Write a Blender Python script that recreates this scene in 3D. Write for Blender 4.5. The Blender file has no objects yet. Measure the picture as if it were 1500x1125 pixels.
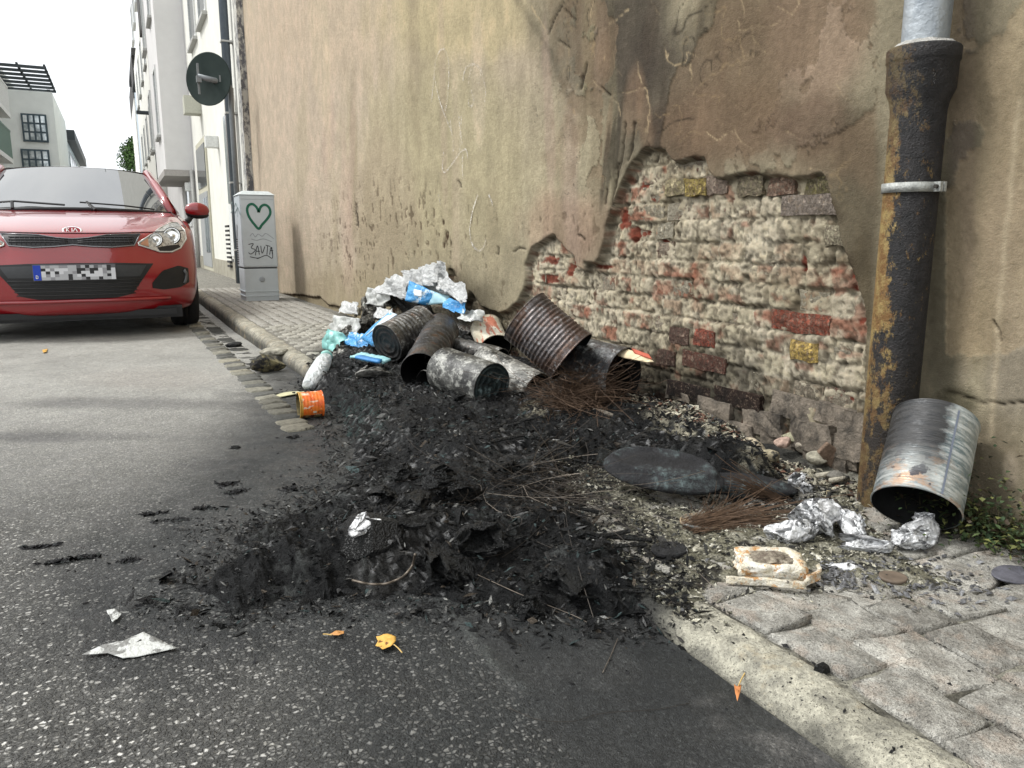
import bpy, bmesh, math, random
import numpy as np
from mathutils import Vector, Matrix
random.seed(7); RNG = np.random.default_rng(7)
SC = bpy.context.scene
COL = SC.collection
# ------------------------------------------------------------------ camera
F, CX, CY, CAMH = 1127.0, 750.0, 562.5, 0.78
PITCH = math.atan((CY-350.0)/F)
YAW = math.atan((CX-173.0)*math.cos(PITCH)/F)
C0 = np.array([0, 0, CAMH])
FW = np.array([math.sin(YAW)*math.cos(PITCH), math.cos(YAW)*math.cos(PITCH), -math.sin(PITCH)])
RT = np.array([math.cos(YAW), -math.sin(YAW), 0.0]); UP = np.cross(RT, FW)
cam = bpy.data.cameras.new('camera'); camo = bpy.data.objects.new('camera', cam); COL.objects.link(camo)
camo.matrix_world = Matrix([[RT[0], UP[0], -FW[0], 0], [RT[1], UP[1], -FW[1], 0], [RT[2], UP[2], -FW[2], CAMH], [0, 0, 0, 1]])
cam.sensor_width = 36; cam.lens = F/1500*36; cam.clip_start = .02; cam.clip_end = 2000
SC.camera = camo
# ------------------------------------------------------------------ light: bright overcast
world = bpy.data.worlds.new('World'); SC.world = world; world.use_nodes = True
wn, wl = world.node_tree.nodes, world.node_tree.links
wn.clear()
SUN_EL, SUN_AZ = math.radians(52), math.radians(-62)      # azimuth from +Y towards +X
sky = wn.new('ShaderNodeTexSky'); sky.sky_type = 'NISHITA'; sky.sun_disc = False
sky.sun_elevation = SUN_EL; sky.sun_rotation = SUN_AZ; sky.dust_density = 4; sky.air_density = 1.2
hs = wn.new('ShaderNodeHueSaturation'); hs.inputs['Saturation'].default_value = .12
mixw = wn.new('ShaderNodeMix'); mixw.data_type = 'RGBA'; mixw.inputs[0].default_value = .7
tc = wn.new('ShaderNodeTexCoord'); nzw = wn.new('ShaderNodeTexNoise'); nzw.inputs['Scale'].default_value = 2.2; nzw.inputs['Detail'].default_value = 5
rmp = wn.new('ShaderNodeValToRGB'); rmp.color_ramp.elements[0].color = (8.4, 8.8, 9.3, 1); rmp.color_ramp.elements[1].color = (12.2, 12.4, 12.4, 1)
rmp.color_ramp.elements[0].position = .35; rmp.color_ramp.elements[1].position = .65
bg = wn.new('ShaderNodeBackground'); bg.inputs[1].default_value = .10
wo = wn.new('ShaderNodeOutputWorld')
wl.new(sky.outputs[0], hs.inputs['Color']); wl.new(hs.outputs[0], mixw.inputs[6])
wl.new(tc.outputs['Generated'], nzw.inputs['Vector']); wl.new(nzw.outputs[0], rmp.inputs[0]); wl.new(rmp.outputs[0], mixw.inputs[7])
wl.new(mixw.outputs[2], bg.inputs[0]); wl.new(bg.outputs[0], wo.inputs[0])
sl = bpy.data.lights.new('sun', 'SUN'); sl.energy = 1.5; sl.angle = math.radians(11); sl.color = (1, .985, .95)
so = bpy.data.objects.new('sun', sl); COL.objects.link(so)
sd = Vector((math.sin(SUN_AZ)*math.cos(SUN_EL), math.cos(SUN_AZ)*math.cos(SUN_EL)*-1 if False else math.cos(SUN_AZ)*math.cos(SUN_EL), math.sin(SUN_EL)))
so.rotation_euler = sd.to_track_quat('Z', 'Y').to_euler(); so.location = (0, 0, 20)
SC.view_settings.view_transform = 'Standard'; SC.view_settings.look = 'None'
SC.view_settings.gamma = 1; SC.view_settings.use_curve_mapping = False
SC.view_settings.exposure = 0.82
SC.cycles.max_bounces = 6; SC.cycles.diffuse_bounces = 3; SC.cycles.glossy_bounces = 3; SC.cycles.transparent_max_bounces = 8
SC.cycles.caustics_reflective = False; SC.cycles.caustics_refractive = False
SC.cycles.use_denoising = True
# ------------------------------------------------------------------ measuring helpers (photograph pixels -> points on real surfaces)
def ray(x, y): return FW + RT*((x-CX)/F) + UP*((CY-y)/F)
def G(x, y, z=0.0):
    d = ray(x, y); return C0 + d*((z-CAMH)/d[2])
def AX(x, y, X):
    d = ray(x, y); return C0 + d*(X/d[0])
def AY(x, y, Y):
    d = ray(x, y); return C0 + d*(Y/d[1])
def PX(P):
    v = np.asarray(P)-C0; z = v@FW
    z = np.where(z < .05, .05, z)
    return CX+F*(v@RT)/z, CY-F*(v@UP)/z
WX = 1.776          # face of the plastered wall
KX = 0.826          # outer edge of the kerb
KH = 0.11           # kerb height
KW = 0.108          # kerb width
def RZ(y): return np.interp(y, [1.2, 4.0, 6.8], [.070, .052, .0])      # the road rises a little towards the camera
def Gr(x, y, dz=0.0):
    z = .06
    for _ in range(4): z = float(RZ(G(x, y, z+dz)[1]))
    return G(x, y, z+dz)
def chop(V, n=9, lo=.55, hi=.85, seed=0):
    r = np.random.default_rng(seed); V = np.array(V, float)
    for _ in range(n):
        d = r.normal(0, 1, 3); d /= np.linalg.norm(d); h = r.uniform(lo, hi); s = V@d; V = V-np.maximum(s-h, 0)[:, None]*d
    return V
# ------------------------------------------------------------------ noise
def _h(i, j, k, s):
    n = (i*374761393 + j*668265263 + k*1274126177 + s*974634777) & 0xffffffff
    n = ((n ^ (n >> 13))*1274126177) & 0xffffffff
    return ((n ^ (n >> 16)) & 0xffff)/65535.0
def vn(p, s=0):
    p = np.asarray(p, float); f = np.floor(p); t = p-f; t = t*t*(3-2*t)
    i, j, k = f[..., 0].astype(np.int64), f[..., 1].astype(np.int64), f[..., 2].astype(np.int64)
    a, b, c = t[..., 0], t[..., 1], t[..., 2]
    r = 0
    for di, wa in ((0, 1-a), (1, a)):
        for dj, wb in ((0, 1-b), (1, b)):
            for dk, wc in ((0, 1-c), (1, c)):
                r = r + _h(i+di, j+dj, k+dk, s)*wa*wb*wc
    return r*2-1
def fbm(p, o=4, s=0, g=.5):
    p = np.asarray(p, float); r = 0; a = 1; t = 0
    for q in range(o):
        r = r+a*vn(p*(2.03**q)+q*17.3, s+q); t += a; a *= g
    return r/t
def ridge(p, o=4, s=0):
    p = np.asarray(p, float); r = 0; a = 1; t = 0
    for q in range(o):
        r = r+a*(1-2*np.abs(vn(p*(2.07**q)+q*11.1, s+q))); t += a; a *= .55
    return r/t
def sst(a, b, x):
    t = np.clip((x-a)/(b-a), 0, 1); return t*t*(3-2*t)
def seg_d(px, py, pts, closed=False):
    d = np.full(np.shape(px), 1e9); n = len(pts)
    for i in range(n if closed else n-1):
        ax, ay = pts[i]; bx, by = pts[(i+1) % n]
        vx, vy = bx-ax, by-ay; L = vx*vx+vy*vy+1e-12
        t = np.clip(((px-ax)*vx+(py-ay)*vy)/L, 0, 1)
        d = np.minimum(d, np.hypot(px-ax-t*vx, py-ay-t*vy))
    return d
def sdf(px, py, poly):
    d = seg_d(px, py, poly, True); ins = np.zeros(np.shape(px), bool); n = len(poly)
    for i in range(n):
        ax, ay = poly[i]; bx, by = poly[(i+1) % n]
        c = (ay > py) != (by > py)
        with np.errstate(divide='ignore', invalid='ignore'):
            xi = (bx-ax)*(py-ay)/(by-ay if by != ay else 1e-9)+ax
        ins ^= c & (px < xi)
    return np.where(ins, -d, d)
def lin(r, g, b):
    f = lambda c: (c/255/12.92) if c/255 <= .04045 else ((c/255+.055)/1.055)**2.4
    return np.array([f(r), f(g), f(b)])
# ------------------------------------------------------------------ objects
def tag(o, label=None, cat=None, group=None, kind=None):
    if label: o['label'] = label
    if cat: o['category'] = cat
    if group: o['group'] = group
    if kind: o['kind'] = kind
    return o
def thing(name, label, cat, loc=(0, 0, 0), rot=(0, 0, 0), group=None, kind=None):
    o = bpy.data.objects.new(name, None); o.empty_display_size = .05; COL.objects.link(o)
    o.location = loc; o.rotation_euler = rot
    return tag(o, label, cat, group, kind)
def link(name, me, mat=None, parent=None, loc=None, rot=None):
    if mat is not None and not me.materials: me.materials.append(mat)
    o = bpy.data.objects.new(name, me); COL.objects.link(o)
    if parent: o.parent = parent
    if loc is not None: o.location = loc
    if rot is not None: o.rotation_euler = rot
    return o
def mk(name, V, Fc, smooth=False, cols=None):
    me = bpy.data.meshes.new(name)
    V = np.asarray(V, float)
    if isinstance(Fc, np.ndarray):
        k = Fc.shape[1]
        me.vertices.add(len(V)); me.vertices.foreach_set('co', V.ravel())
        me.loops.add(Fc.size); me.loops.foreach_set('vertex_index', Fc.ravel().astype(np.int32))
        me.polygons.add(len(Fc)); me.polygons.foreach_set('loop_start', np.arange(0, Fc.size, k, dtype=np.int32))
        me.update(calc_edges=True)
    else:
        me.from_pydata(V.tolist(), [], Fc)
    if smooth: me.polygons.foreach_set('use_smooth', np.ones(len(me.polygons), bool))
    if cols is not None:
        ca = me.color_attributes.new('Col', 'FLOAT_COLOR', 'POINT')
        cc = np.ones((len(V), 4)); cc[:, :cols.shape[1]] = cols
        ca.data.foreach_set('color', cc.ravel().astype(np.float32))
    me.update()
    return me
def gridF(n, m, keep=None):
    i = np.arange(n-1)[:, None]*m+np.arange(m-1)[None, :]
    f = np.stack([i, i+1, i+m+1, i+m], -1).reshape(-1, 4)
    return f if keep is None else f[keep.ravel()]
def grid(name, P, mat, parent=None, cols=None, smooth=True, keep=None, flip=False):
    n, m, _ = P.shape
    f = gridF(n, m, keep)
    if flip: f = f[:, ::-1].copy()
    return link(name, mk(name, P.reshape(-1, 3), f, smooth, None if cols is None else cols.reshape(n*m, -1)), mat, parent)
class MB:
    def __init__(s): s.v = []; s.f = []
    def box(s, x0, x1, y0, y1, z0, z1):
        b = len(s.v); s.v += [(x, y, z) for x in (x0, x1) for y in (y0, y1) for z in (z0, z1)]
        for q in ((0, 1, 3, 2), (4, 6, 7, 5), (0, 4, 5, 1), (2, 3, 7, 6), (0, 2, 6, 4), (1, 5, 7, 3)): s.f.append(tuple(b+i for i in q))
        return s
    def hexa(s, P):
        b = len(s.v); s.v += [tuple(p) for p in P]     # 4 lower, 4 upper
        for q in ((3, 2, 1, 0), (4, 5, 6, 7), (0, 1, 5, 4), (1, 2, 6, 5), (2, 3, 7, 6), (3, 0, 4, 7)): s.f.append(tuple(b+i for i in q))
        return s
    def poly(s, pts): b = len(s.v); s.v += [tuple(p) for p in pts]; s.f.append(tuple(range(b, b+len(pts)))); return s
    def prism(s, pts, d):
        b = len(s.v); n = len(pts); d = np.array(d)
        s.v += [tuple(p) for p in pts]+[tuple(np.array(p)+d) for p in pts]
        s.f.append(tuple(range(b, b+n))); s.f.append(tuple(range(b+2*n-1, b+n-1, -1)))
        for i in range(n): s.f.append((b+(i+1) % n, b+i, b+n+i, b+n+(i+1) % n))
        return s
    def tube(s, pts, r, k=8, caps=True, r1=None):
        pts = [np.array(p, float) for p in pts]; n = len(pts); b = len(s.v)
        prev = None
        for i, p in enumerate(pts):
            t = pts[min(i+1, n-1)]-pts[max(i-1, 0)]; t = t/(np.linalg.norm(t)+1e-12)
            if prev is None:
                a = np.array([0, 0, 1.]) if abs(t[2]) < .9 else np.array([1., 0, 0])
                u = np.cross(t, a)
            else: u = prev-t*(prev@t)
            u = u/(np.linalg.norm(u)+1e-12); prev = u; w = np.cross(t, u)
            rr = r if r1 is None else r+(r1-r)*i/(n-1)
            for q in range(k):
                a = 2*math.pi*q/k; s.v.append(tuple(p+rr*(math.cos(a)*u+math.sin(a)*w)))
        for i in range(n-1):
            for q in range(k): s.f.append((b+i*k+q, b+i*k+(q+1) % k, b+(i+1)*k+(q+1) % k, b+(i+1)*k+q))
        if caps: s.f.append(tuple(b+q for q in range(k))[::-1]); s.f.append(tuple(b+(n-1)*k+q for q in range(k)))
        return s
    def build(s, name, mat, parent=None, smooth=False, bevel=0):
        me = mk(name, s.v, s.f, smooth); o = link(name, me, mat, parent)
        if bevel:
            m = o.modifiers.new('bevel', 'BEVEL'); m.width = bevel; m.segments = 2; m.limit_method = 'ANGLE'
        return o
def lathe(prof, k=48):
    """prof: list of (r, h) along +Z"""
    n = len(prof); a = np.linspace(0, 2*math.pi, k, endpoint=False)
    V = np.array([[(r*math.cos(t), r*math.sin(t), h) for t in a] for r, h in prof]).reshape(-1, 3)
    Fc = [(i*k+q, i*k+(q+1) % k, (i+1)*k+(q+1) % k, (i+1)*k+q) for i in range(n-1) for q in range(k)]
    return V, np.array(Fc)
def zalign(p1, p2):
    d = Vector(p2)-Vector(p1)
    return d.to_track_quat('Z', 'Y').to_euler()
_ico = {}
def ico(n):
    if n not in _ico:
        bm = bmesh.new(); bmesh.ops.create_icosphere(bm, subdivisions=n, radius=1)
        bm.verts.ensure_lookup_table()
        _ico[n] = (np.array([v.co[:] for v in bm.verts]), np.array([[v.index for v in f.verts] for f in bm.faces])); bm.free()
    return _ico[n]
def fold(V, n=26, seed=0):
    r = np.random.default_rng(seed); V = np.array(V, float)
    for _ in range(n):
        d = r.normal(0, 1, 3); d /= np.linalg.norm(d); h = r.uniform(.28, .8); s = V@d; V = V-(1.75*np.maximum(s-h, 0))[:, None]*d
    return V/np.abs(V).max(0)
def lumpmesh(name, radii, n=4, amp=.25, freq=1.6, seed=0, rid=True, flat=None, smooth=False, o=4, ch=0, fd=0):
    V, Fc = ico(n)
    w = ridge(V*freq+seed*3.1, o, seed) if rid else fbm(V*freq+seed*3.1, o, seed)
    w2 = fbm(V*freq*.6+seed, 2, seed+50)
    P = V*(1+amp*w+amp*.8*w2)[:, None]
    if fd: P = fold(P, fd, seed)
    if ch: P = chop(P, ch, .5, .85, seed+1)
    P = P*np.array(radii)
    if flat is not None: P[:, 2] = np.maximum(P[:, 2], flat)
    return mk(name, P, Fc, smooth)
# ------------------------------------------------------------------ materials
class M:
    def __init__(s, name, rough=.8, metal=0., spec=.4):
        s.m = bpy.data.materials.new(name); s.m.use_nodes = True; s.t = s.m.node_tree; s.n = s.t.nodes; s.l = s.t.links
        s.b = s.n['Principled BSDF']; s.b.inputs['Roughness'].default_value = rough; s.b.inputs['Metallic'].default_value = metal
        s.b.inputs['Specular IOR Level'].default_value = spec
        s.geo = s.n.new('ShaderNodeNewGeometry'); s.tc = s.n.new('ShaderNodeTexCoord'); s.space = s.geo.outputs['Position']; s.hgt = None
    def local(s): s.space = s.tc.outputs['Object']; return s
    def vec(s, scale=(1, 1, 1)):
        mp = s.n.new('ShaderNodeMapping'); s.l.new(s.space, mp.inputs[0]); mp.inputs['Scale'].default_value = scale; return mp.outputs[0]
    def noise(s, sc, det=4, rough=.6, lo=.4, hi=.6, stretch=(1, 1, 1), dist=0.):
        n = s.n.new('ShaderNodeTexNoise'); n.inputs['Scale'].default_value = sc; n.inputs['Detail'].default_value = det
        n.inputs['Roughness'].default_value = rough; n.inputs['Distortion'].default_value = dist
        s.l.new(s.vec(stretch), n.inputs['Vector'])
        r = s.n.new('ShaderNodeMapRange'); r.inputs[1].default_value = lo; r.inputs[2].default_value = hi; s.l.new(n.outputs[0], r.inputs[0]); return r.outputs[0]
    def voro(s, sc, lo=0, hi=1, feat='F1', out='Distance', stretch=(1, 1, 1)):
        n = s.n.new('ShaderNodeTexVoronoi'); n.feature = feat; n.inputs['Scale'].default_value = sc; s.l.new(s.vec(stretch), n.inputs['Vector'])
        if out == 'Color': return n.outputs['Color']
        r = s.n.new('ShaderNodeMapRange'); r.inputs[1].default_value = lo; r.inputs[2].default_value = hi; s.l.new(n.outputs[out], r.inputs[0]); return r.outputs[0]
    def math(s, op, a, b=0.):
        n = s.n.new('ShaderNodeMath'); n.operation = op
        for i, v in enumerate((a, b)):
            if hasattr(v, 'links'): s.l.new(v, n.inputs[i])
            else: n.inputs[i].default_value = v
        return n.outputs[0]
    def mix(s, f, a, b, mode='MIX'):
        n = s.n.new('ShaderNodeMix'); n.data_type = 'RGBA'; n.blend_type = mode
        for i, v in ((0, f), (6, a), (7, b)):
            if hasattr(v, 'links'): s.l.new(v, n.inputs[i])
            elif i == 0: n.inputs[0].default_value = v
            else: n.inputs[i].default_value = (*v[:3], 1)
        return n.outputs[2]
    def attr(s, name='Col'):
        n = s.n.new('ShaderNodeAttribute'); n.attribute_name = name; return n
    def sep(s, c):
        n = s.n.new('ShaderNodeSeparateColor'); s.l.new(c, n.inputs[0]); return n.outputs
    def objcol(s):
        return s.n.new('ShaderNodeObjectInfo').outputs['Color']
    def objrand(s): return s.n.new('ShaderNodeObjectInfo').outputs['Random']
    def color(s, c):
        if hasattr(c, 'links'): s.l.new(c, s.b.inputs['Base Color'])
        else: s.b.inputs['Base Color'].default_value = (*c[:3], 1)
        return s
    def rough(s, c, a=None, b=None):
        if a is not None:
            r = s.n.new('ShaderNodeMapRange'); r.inputs[3].default_value = a; r.inputs[4].default_value = b; s.l.new(c, r.inputs[0]); c = r.outputs[0]
        s.l.new(c, s.b.inputs['Roughness']); return s
    def metal(s, c): s.l.new(c, s.b.inputs['Metallic']); return s
    def bump(s, h, dist=.002, strength=1.):
        n = s.n.new('ShaderNodeBump'); n.inputs['Distance'].default_value = dist; n.inputs['Strength'].default_value = strength
        s.l.new(h, n.inputs['Height'])
        if s.hgt: s.l.new(s.hgt, n.inputs['Normal'])
        s.hgt = n.outputs[0]; s.l.new(s.hgt, s.b.inputs['Normal']); return s
    def alpha(s, a): s.l.new(a, s.b.inputs['Alpha']) if hasattr(a, 'links') else setattr(s.b.inputs['Alpha'], 'default_value', a); return s
def flat(name, c, rough=.7, metal=0., spec=.4, n=.12, sc=30, bump=0.):
    m = M(name, rough, metal, spec); k = m.noise(sc, 4, .6, .3, .7)
    c = np.array(c); m.color(m.mix(k, c*(1-n), np.minimum(c*(1+n), 1)))
    if bump: m.bump(m.noise(sc*4, 3), bump)
    return m.m
# ================================================================== the plastered wall
wall = thing('old_wall', 'tall beige plastered wall with broken patch of bare bricks', 'wall', (WX, 1.1, 0))
wall.location = (0, 0, 0)
HOLE = [(946,215),(924,241),(908,271),(899,301),(889,331),(879,374),(872,384),(856,383),(858,396),(846,390),(841,375),(829,364),(820,353),(813,343),(797,353),(779,362),(773,378),(769,389),(771,405),(767,420),(757,442),
 (742,452),(728,456),(704,449),(694,430),(688,424),(684,440),(672,440),(672,412),(664,396),(657,396),(655,420),(640,415),(628,404),(622,412),(604,402),(590,430),(560,470),(560,560),(900,640),(1262,820),(1330,820),(1275,640),
 (1272,600),(1273,540),(1272,480),(1267,450),(1258,420),(1248,386),(1238,360),(1228,318),(1216,280),(1212,260),(1204,248),(1166,258),(1108,252),(1070,258),(1046,260),(1036,252),(1030,232),(1015,230),(990,237),(983,234),(973,217),(958,220)]
hole = [tuple(AX(x, y, WX)[1:]) for x, y in HOLE]
BASE = [(396,429),(415,431),(440,432),(470,436),(480,446),(492,448),(506,451),(530,452),(600,470),(600,560),(396,560)]
basep = [tuple(AX(x, y, WX)[1:]) for x, y in BASE]
ys = [-1.5]
while ys[-1] < 11.67: ys.append(ys[-1]+(.05 if ys[-1] < .95 else (.0052 if 1.9 < ys[-1] < 2.9 else max(.0042, .0034*ys[-1]))))
ys = np.array(ys); ys[-1] = 11.67
zs = [-.02]
while zs[-1] < 6.5: zs.append(zs[-1]+(.0058 if zs[-1] < 1.45 else .0058+.02*(zs[-1]-1.45)))
zs = np.array(zs)
Y, Z = np.meshgrid(ys, zs, indexing='ij')
P3 = np.stack([np.full_like(Y, WX), Y, Z], -1)
ux, uy = PX(P3)
n1 = fbm(P3*[0, 14, 14], 3, 1); n2 = fbm(P3*[0, 55, 55], 3, 2); n3 = fbm(P3*[0, 14, 14], 3, 3); n4 = fbm(P3*[0, 150, 150], 2, 5)
SPECIAL = [((1012,274), (206,184,110), 1, -.006), ((982,274), (206,190,140), .7, -.003), ((1180,300), (176,162,152), .8, -.006), ((1090,272), (150,140,110), .8, 0), ((1136,271), (140,92,72), .7, .002), ((1040,270), (176,150,136), .7, 0),
 ((1222,345), (206,196,166), .85, -.004), ((1160,473), (172,66,38), .84, .010), ((1168,516), (240,206,120), .97, .0), ((1024,496), (170,78,58), .9, .0), ((986,492), (104,72,64), .9, .002),
 ((968,525), (96,62,54), .9, .0), ((1022,531), (112,60,48), .9, .0), ((1195,268), (130,124,70), .8, 0), ((1000,575), (52,40,36), 1, 0), ((1070,585), (62,46,38), 1, 0)]
SPW = []
for (sx, sy), c_, a_, dx_ in SPECIAL:
    p_ = AX(sx, sy, WX); S_t = (sx, sy) in ((1180,300), (1160,473), (1022,531), (1030,320), (1000,575), (1070,585), (990,245)); SPW.append((p_[1], p_[2], .226 if S_t else .108, .019+dx_))
PITCHZ = .0688
nA = fbm(P3*[0, 8, 8], 2, 201); nB = fbm(P3*[0, 8, 8], 2, 202); hs_ = sdf(Y+nA*.014, Z+nB*.016, hole)
hb_ = sdf(Y+n1*.03, Z+n3*.015+n2*.006, basep)
X = np.full_like(Y, WX)
# plaster surface: gentle waves, trowel marks
X += .004*fbm(P3*[0, 2.3, 2.3], 3, 7)+.0014*fbm(P3*[0, 9, 7], 3, 8)+.0006*n2
inside = hs_ < 0
rub = fbm(P3*[0, 17, 17], 4, 11); rub2 = ridge(P3*[0, 30, 30], 4, 12); rub3 = fbm(P3*[0, 80, 80], 3, 14)
gr = (Z-(.8766-PITCHZ*20-.0344))/PITCHZ; ri = np.floor(gr).astype(int); fz = gr-ri; par = np.isin(ri-20, (2, 0, -3, -5, -7, -9)); stp = np.where(par, .237, .119); off_ = 1.15+np.where(par, 0, .06)+np.where((ri-20) % 4 == 1, .04, 0)
gy = (Y+.006*n2-off_)/stp; bi = np.floor(gy).astype(int); fy = (gy-bi)*stp
jd = np.minimum(np.minimum(fz, 1-fz)*PITCHZ, np.minimum(fy, stp-fy)); br_ = _h(ri+500, bi+500, ri*0+3, 9); br2 = _h(ri+500, bi+500, ri*0+5, 11); jg = 1-sst(.003, .011, jd+.004*rub3)
rec = .031+(-.005*rub-.0025*rub2-.007*rub3+.008*jg*sst(-.5, .2, n1)+(br_-.5)*.015)*sst(-.006, -.034, hs_)
for (yc_, zc_, L_s, fx_) in SPW:
    mk_ = (1-sst(L_s/2-.002, L_s/2+.007, np.abs(Y-yc_)+.004*n2))*(1-sst(.030, .037, np.abs(Z-zc_)+.003*n2)); rec = np.where(mk_ > 0, np.maximum(rec, rec*(1-mk_)+(fx_+.010)*mk_), rec)
edge = np.exp(-np.abs(hs_)/.018)
rec = rec+edge*.010*inside
X = np.where(inside, X+rec*sst(.004, -.017, hs_), X-.0025*np.exp(-np.maximum(hs_, 0)/.03)*(Z > .1))
X = np.where((hb_ < 0) & ~inside, X+.020+.004*rub, X)
# cracks, given as lines on the wall
CRL = [[(946,215),(948,190),(952,165),(945,128),(925,135),(893,139),(875,126),(868,118)],[(893,139),(905,150),(908,170)],[(975,70),(978,88),(990,96),(1003,92),(1008,78),(1022,84),(1038,76),(1060,72),(1078,84),(1100,80),(1103,60),(1100,38)],
 [(1100,38),(1082,46),(1080,30)],[(1100,38),(1130,36),(1142,30)],[(1103,60),(1118,75)],[(1000,140),(1004,150),(1018,157),(1030,145)],[(1033,192),(1050,205),(1075,190),(1082,205),(1100,218),(1105,245)],[(868,0),(862,30),(880,45),(900,30),(920,12)],
 [(935,92),(934,108),(938,120)],[(894,72),(900,100),(912,112)],[(1222,124),(1235,140),(1248,150),(1268,150)],[(1184,246),(1206,250),(1225,245),(1238,244)],[(1150,190),(1170,200),(1190,204)],[(1085,0),(1090,25)],[(1110,0),(1112,50)],
 [(1010,95),(1012,120),(1020,140)],[(1050,130),(1090,165),(1120,140)],[(950,0),(965,20),(955,45)],[(1140,10),(1160,22),(1170,0)],[(780,10),(800,50),(790,70)]]
CRD = [[(825,0),(812,28),(803,50)],[(828,15),(842,28)],[(820,60),(834,70)],[(858,95),(852,115),(851,130)],[(1382,574),(1402,578),(1440,588),(1468,592),(1500,590)],[(1455,470),(1464,483),(1466,500)],[(893,139),(880,128)],
 [(848,345),(856,352)],[(753,368),(760,364),(768,366)],[(730,362),(729,372)],[(522,300),(523,330)],[(672,265),(674,272)],[(906,240),(898,300)],[(915,180),(912,230),(905,260)],[(930,180),(922,235)],[(890,276),(888,300)],[(645,420),(642,440)]]
wq = n2*3.4+n1*3.0
near = (ux > 640) & (uy < 620) & (Y > .9)
cl = np.full_like(Y, 99.); cd = np.full_like(Y, 99.)
for L in CRL: cl[near] = np.minimum(cl[near], seg_d(ux[near]+wq[near], uy[near]+(n3*3+n2*2)[near], L))
for L in CRD: cd = np.where(near | (ux > 480), np.minimum(cd, seg_d(ux+wq*.7, uy+n3*2.5, L)), cd)
X += np.where(inside, 0, .008*np.exp(-(cd/1.8)**2)+.0015*np.exp(-(cl/1.5)**2))
# ---- colour of the plaster
def L_(r, g, b): return lin(r, g, b)
col = np.empty(Y.shape+(3,)); col[:] = L_(166, 154, 126)
def blob(c, cx, cy, rx, ry, a=1., rot=0., nz=.35, seed=0):
    global col
    ca, sa = math.cos(math.radians(rot)), math.sin(math.radians(rot))
    dx, dy = ux-cx, uy-cy; u = (dx*ca+dy*sa)/rx; v = (-dx*sa+dy*ca)/ry
    r = np.sqrt(u*u+v*v)+nz*(BN1 if seed % 2 == 0 else BN2)
    w = a*(1-sst(.55, 1.25, r)); col = col*(1-w[..., None])+np.array(L_(*c))*w[..., None]
BN1 = fbm(P3*[0, 3.5, 2.0], 5, 21); BN2 = fbm(P3*[0, 8, 3.5], 5, 22)
blob((182,165,146), 430, 150, 150, 330, .9); blob((180,160,134), 620, 40, 260, 100, .5, seed=1); blob((182,166,146), 400, 380, 60, 120, .6)
blob((178,160,138), 800, 110, 90, 120, .55); blob((165,153,118), 650, 240, 150, 160, .7, seed=1); blob((172,160,130), 860, 190, 90, 110, .6)
blob((186,170,120), 700, 30, 150, 60, .5, seed=1); blob((150,139,112), 700, 400, 130, 60, .5); blob((158,140,118), 560, 300, 60, 110, .5, seed=1)
blob((132,118,92), 560, 380, 70, 90, .35, nz=.8, seed=1); blob((148,132,100), 500, 430, 80, 40, .4)
blob((166,132,110), 830, 330, 70, 55, .65, seed=1); blob((155,125,105), 860, 370, 40, 40, .4)
blob((98,89,72), 860, 60, 60, 100, .85, -10); blob((128,118,98), 815, 60, 40, 90, .7, -25, .2)
blob((72,63,56), 925, 60, 70, 110, .85, 8, .3, 1); blob((78,68,58), 915, 190, 32, 90, .7, 14, .35); blob((76,66,58), 985, 120, 70, 90, .75, 0, .5, 1)
blob((56,48,42), 985, 200, 60, 50, .8, 0, .3); blob((122,92,70), 1080, 180, 110, 70, .8, 0, .4, 1); blob((118,95,70), 1110, 100, 70, 110, .7, 0, .5)
blob((166,138,114), 1200, 60, 80, 120, .85, 0, .4); blob((126,100,80), 1190, 180, 70, 60, .8, 0, .4, 1); blob((96,82,62), 1060, 30, 60, 60, .7, 0, .5)
blob((84,72,54), 1255, 290, 45, 160, .75, 0, .35, 1); blob((96,84,62), 1262, 430, 22, 110, .8, 0, .3)
blob((140,128,104), 1440, 200, 60, 260, .85, 0, .3); blob((136,118,108), 1410, 200, 24, 330, .6, 0, .35, 1); blob((112,104,84), 1385, 420, 28, 200, .8, 0, .3)
blob((168,150,128), 1470, 330, 45, 90, .6, 0, .4, 1); blob((150,138,124), 1485, 520, 40, 100, .6); blob((142,128,98), 1430, 480, 40, 60, .6, 0, .3, 1)
blob((132,118,96), 1430, 680, 70, 70, .8, 0, .5, 1); blob((90,84,62), 1400, 590, 30, 22, .8); blob((172,156,134), 1482, 690, 12, 26, .8)
for q in range(26):                 # vertical run-off stains
    cx = random.uniform(440, 900); c = random.choice([(140,126,98), (186,172,142), (176,150,134), (150,140,104), (196,178,156)])
    blob(c, cx, random.uniform(40, 380), random.uniform(4, 14), random.uniform(60, 200), random.uniform(.25, .55), random.uniform(-3, 3), .5, q)
for q in range(12):
    blob(random.choice([(60,54,46), (84,72,60), (150,120,92)]), random.uniform(860, 1060), random.uniform(10, 190), random.uniform(5, 16), random.uniform(30, 90), random.uniform(.3, .6), random.uniform(-4, 10), .5, q)
for q in range(3): blob((44,38,34), 905-q*9, 205+q*18, 4, 62, .6, 6, .4, 1)
bd = seg_d(ux+BN2*6, uy+BN1*6, [(760,0),(785,40),(812,90),(832,150),(850,165)])
col = col*(1-.30*np.exp(-(bd/5)**2))[..., None]
mott = 1+.10*fbm(P3*[0, 5, 5], 4, 31)+.09*fbm(P3*[0, 22, 14], 3, 32)+.10*n2
col = col*mott[..., None]; g_ = col.mean(-1, keepdims=True); col = (g_+(col-g_)*.74)*1.0*(1+.22*(1-sst(700, 900, ux)))[..., None]
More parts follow.
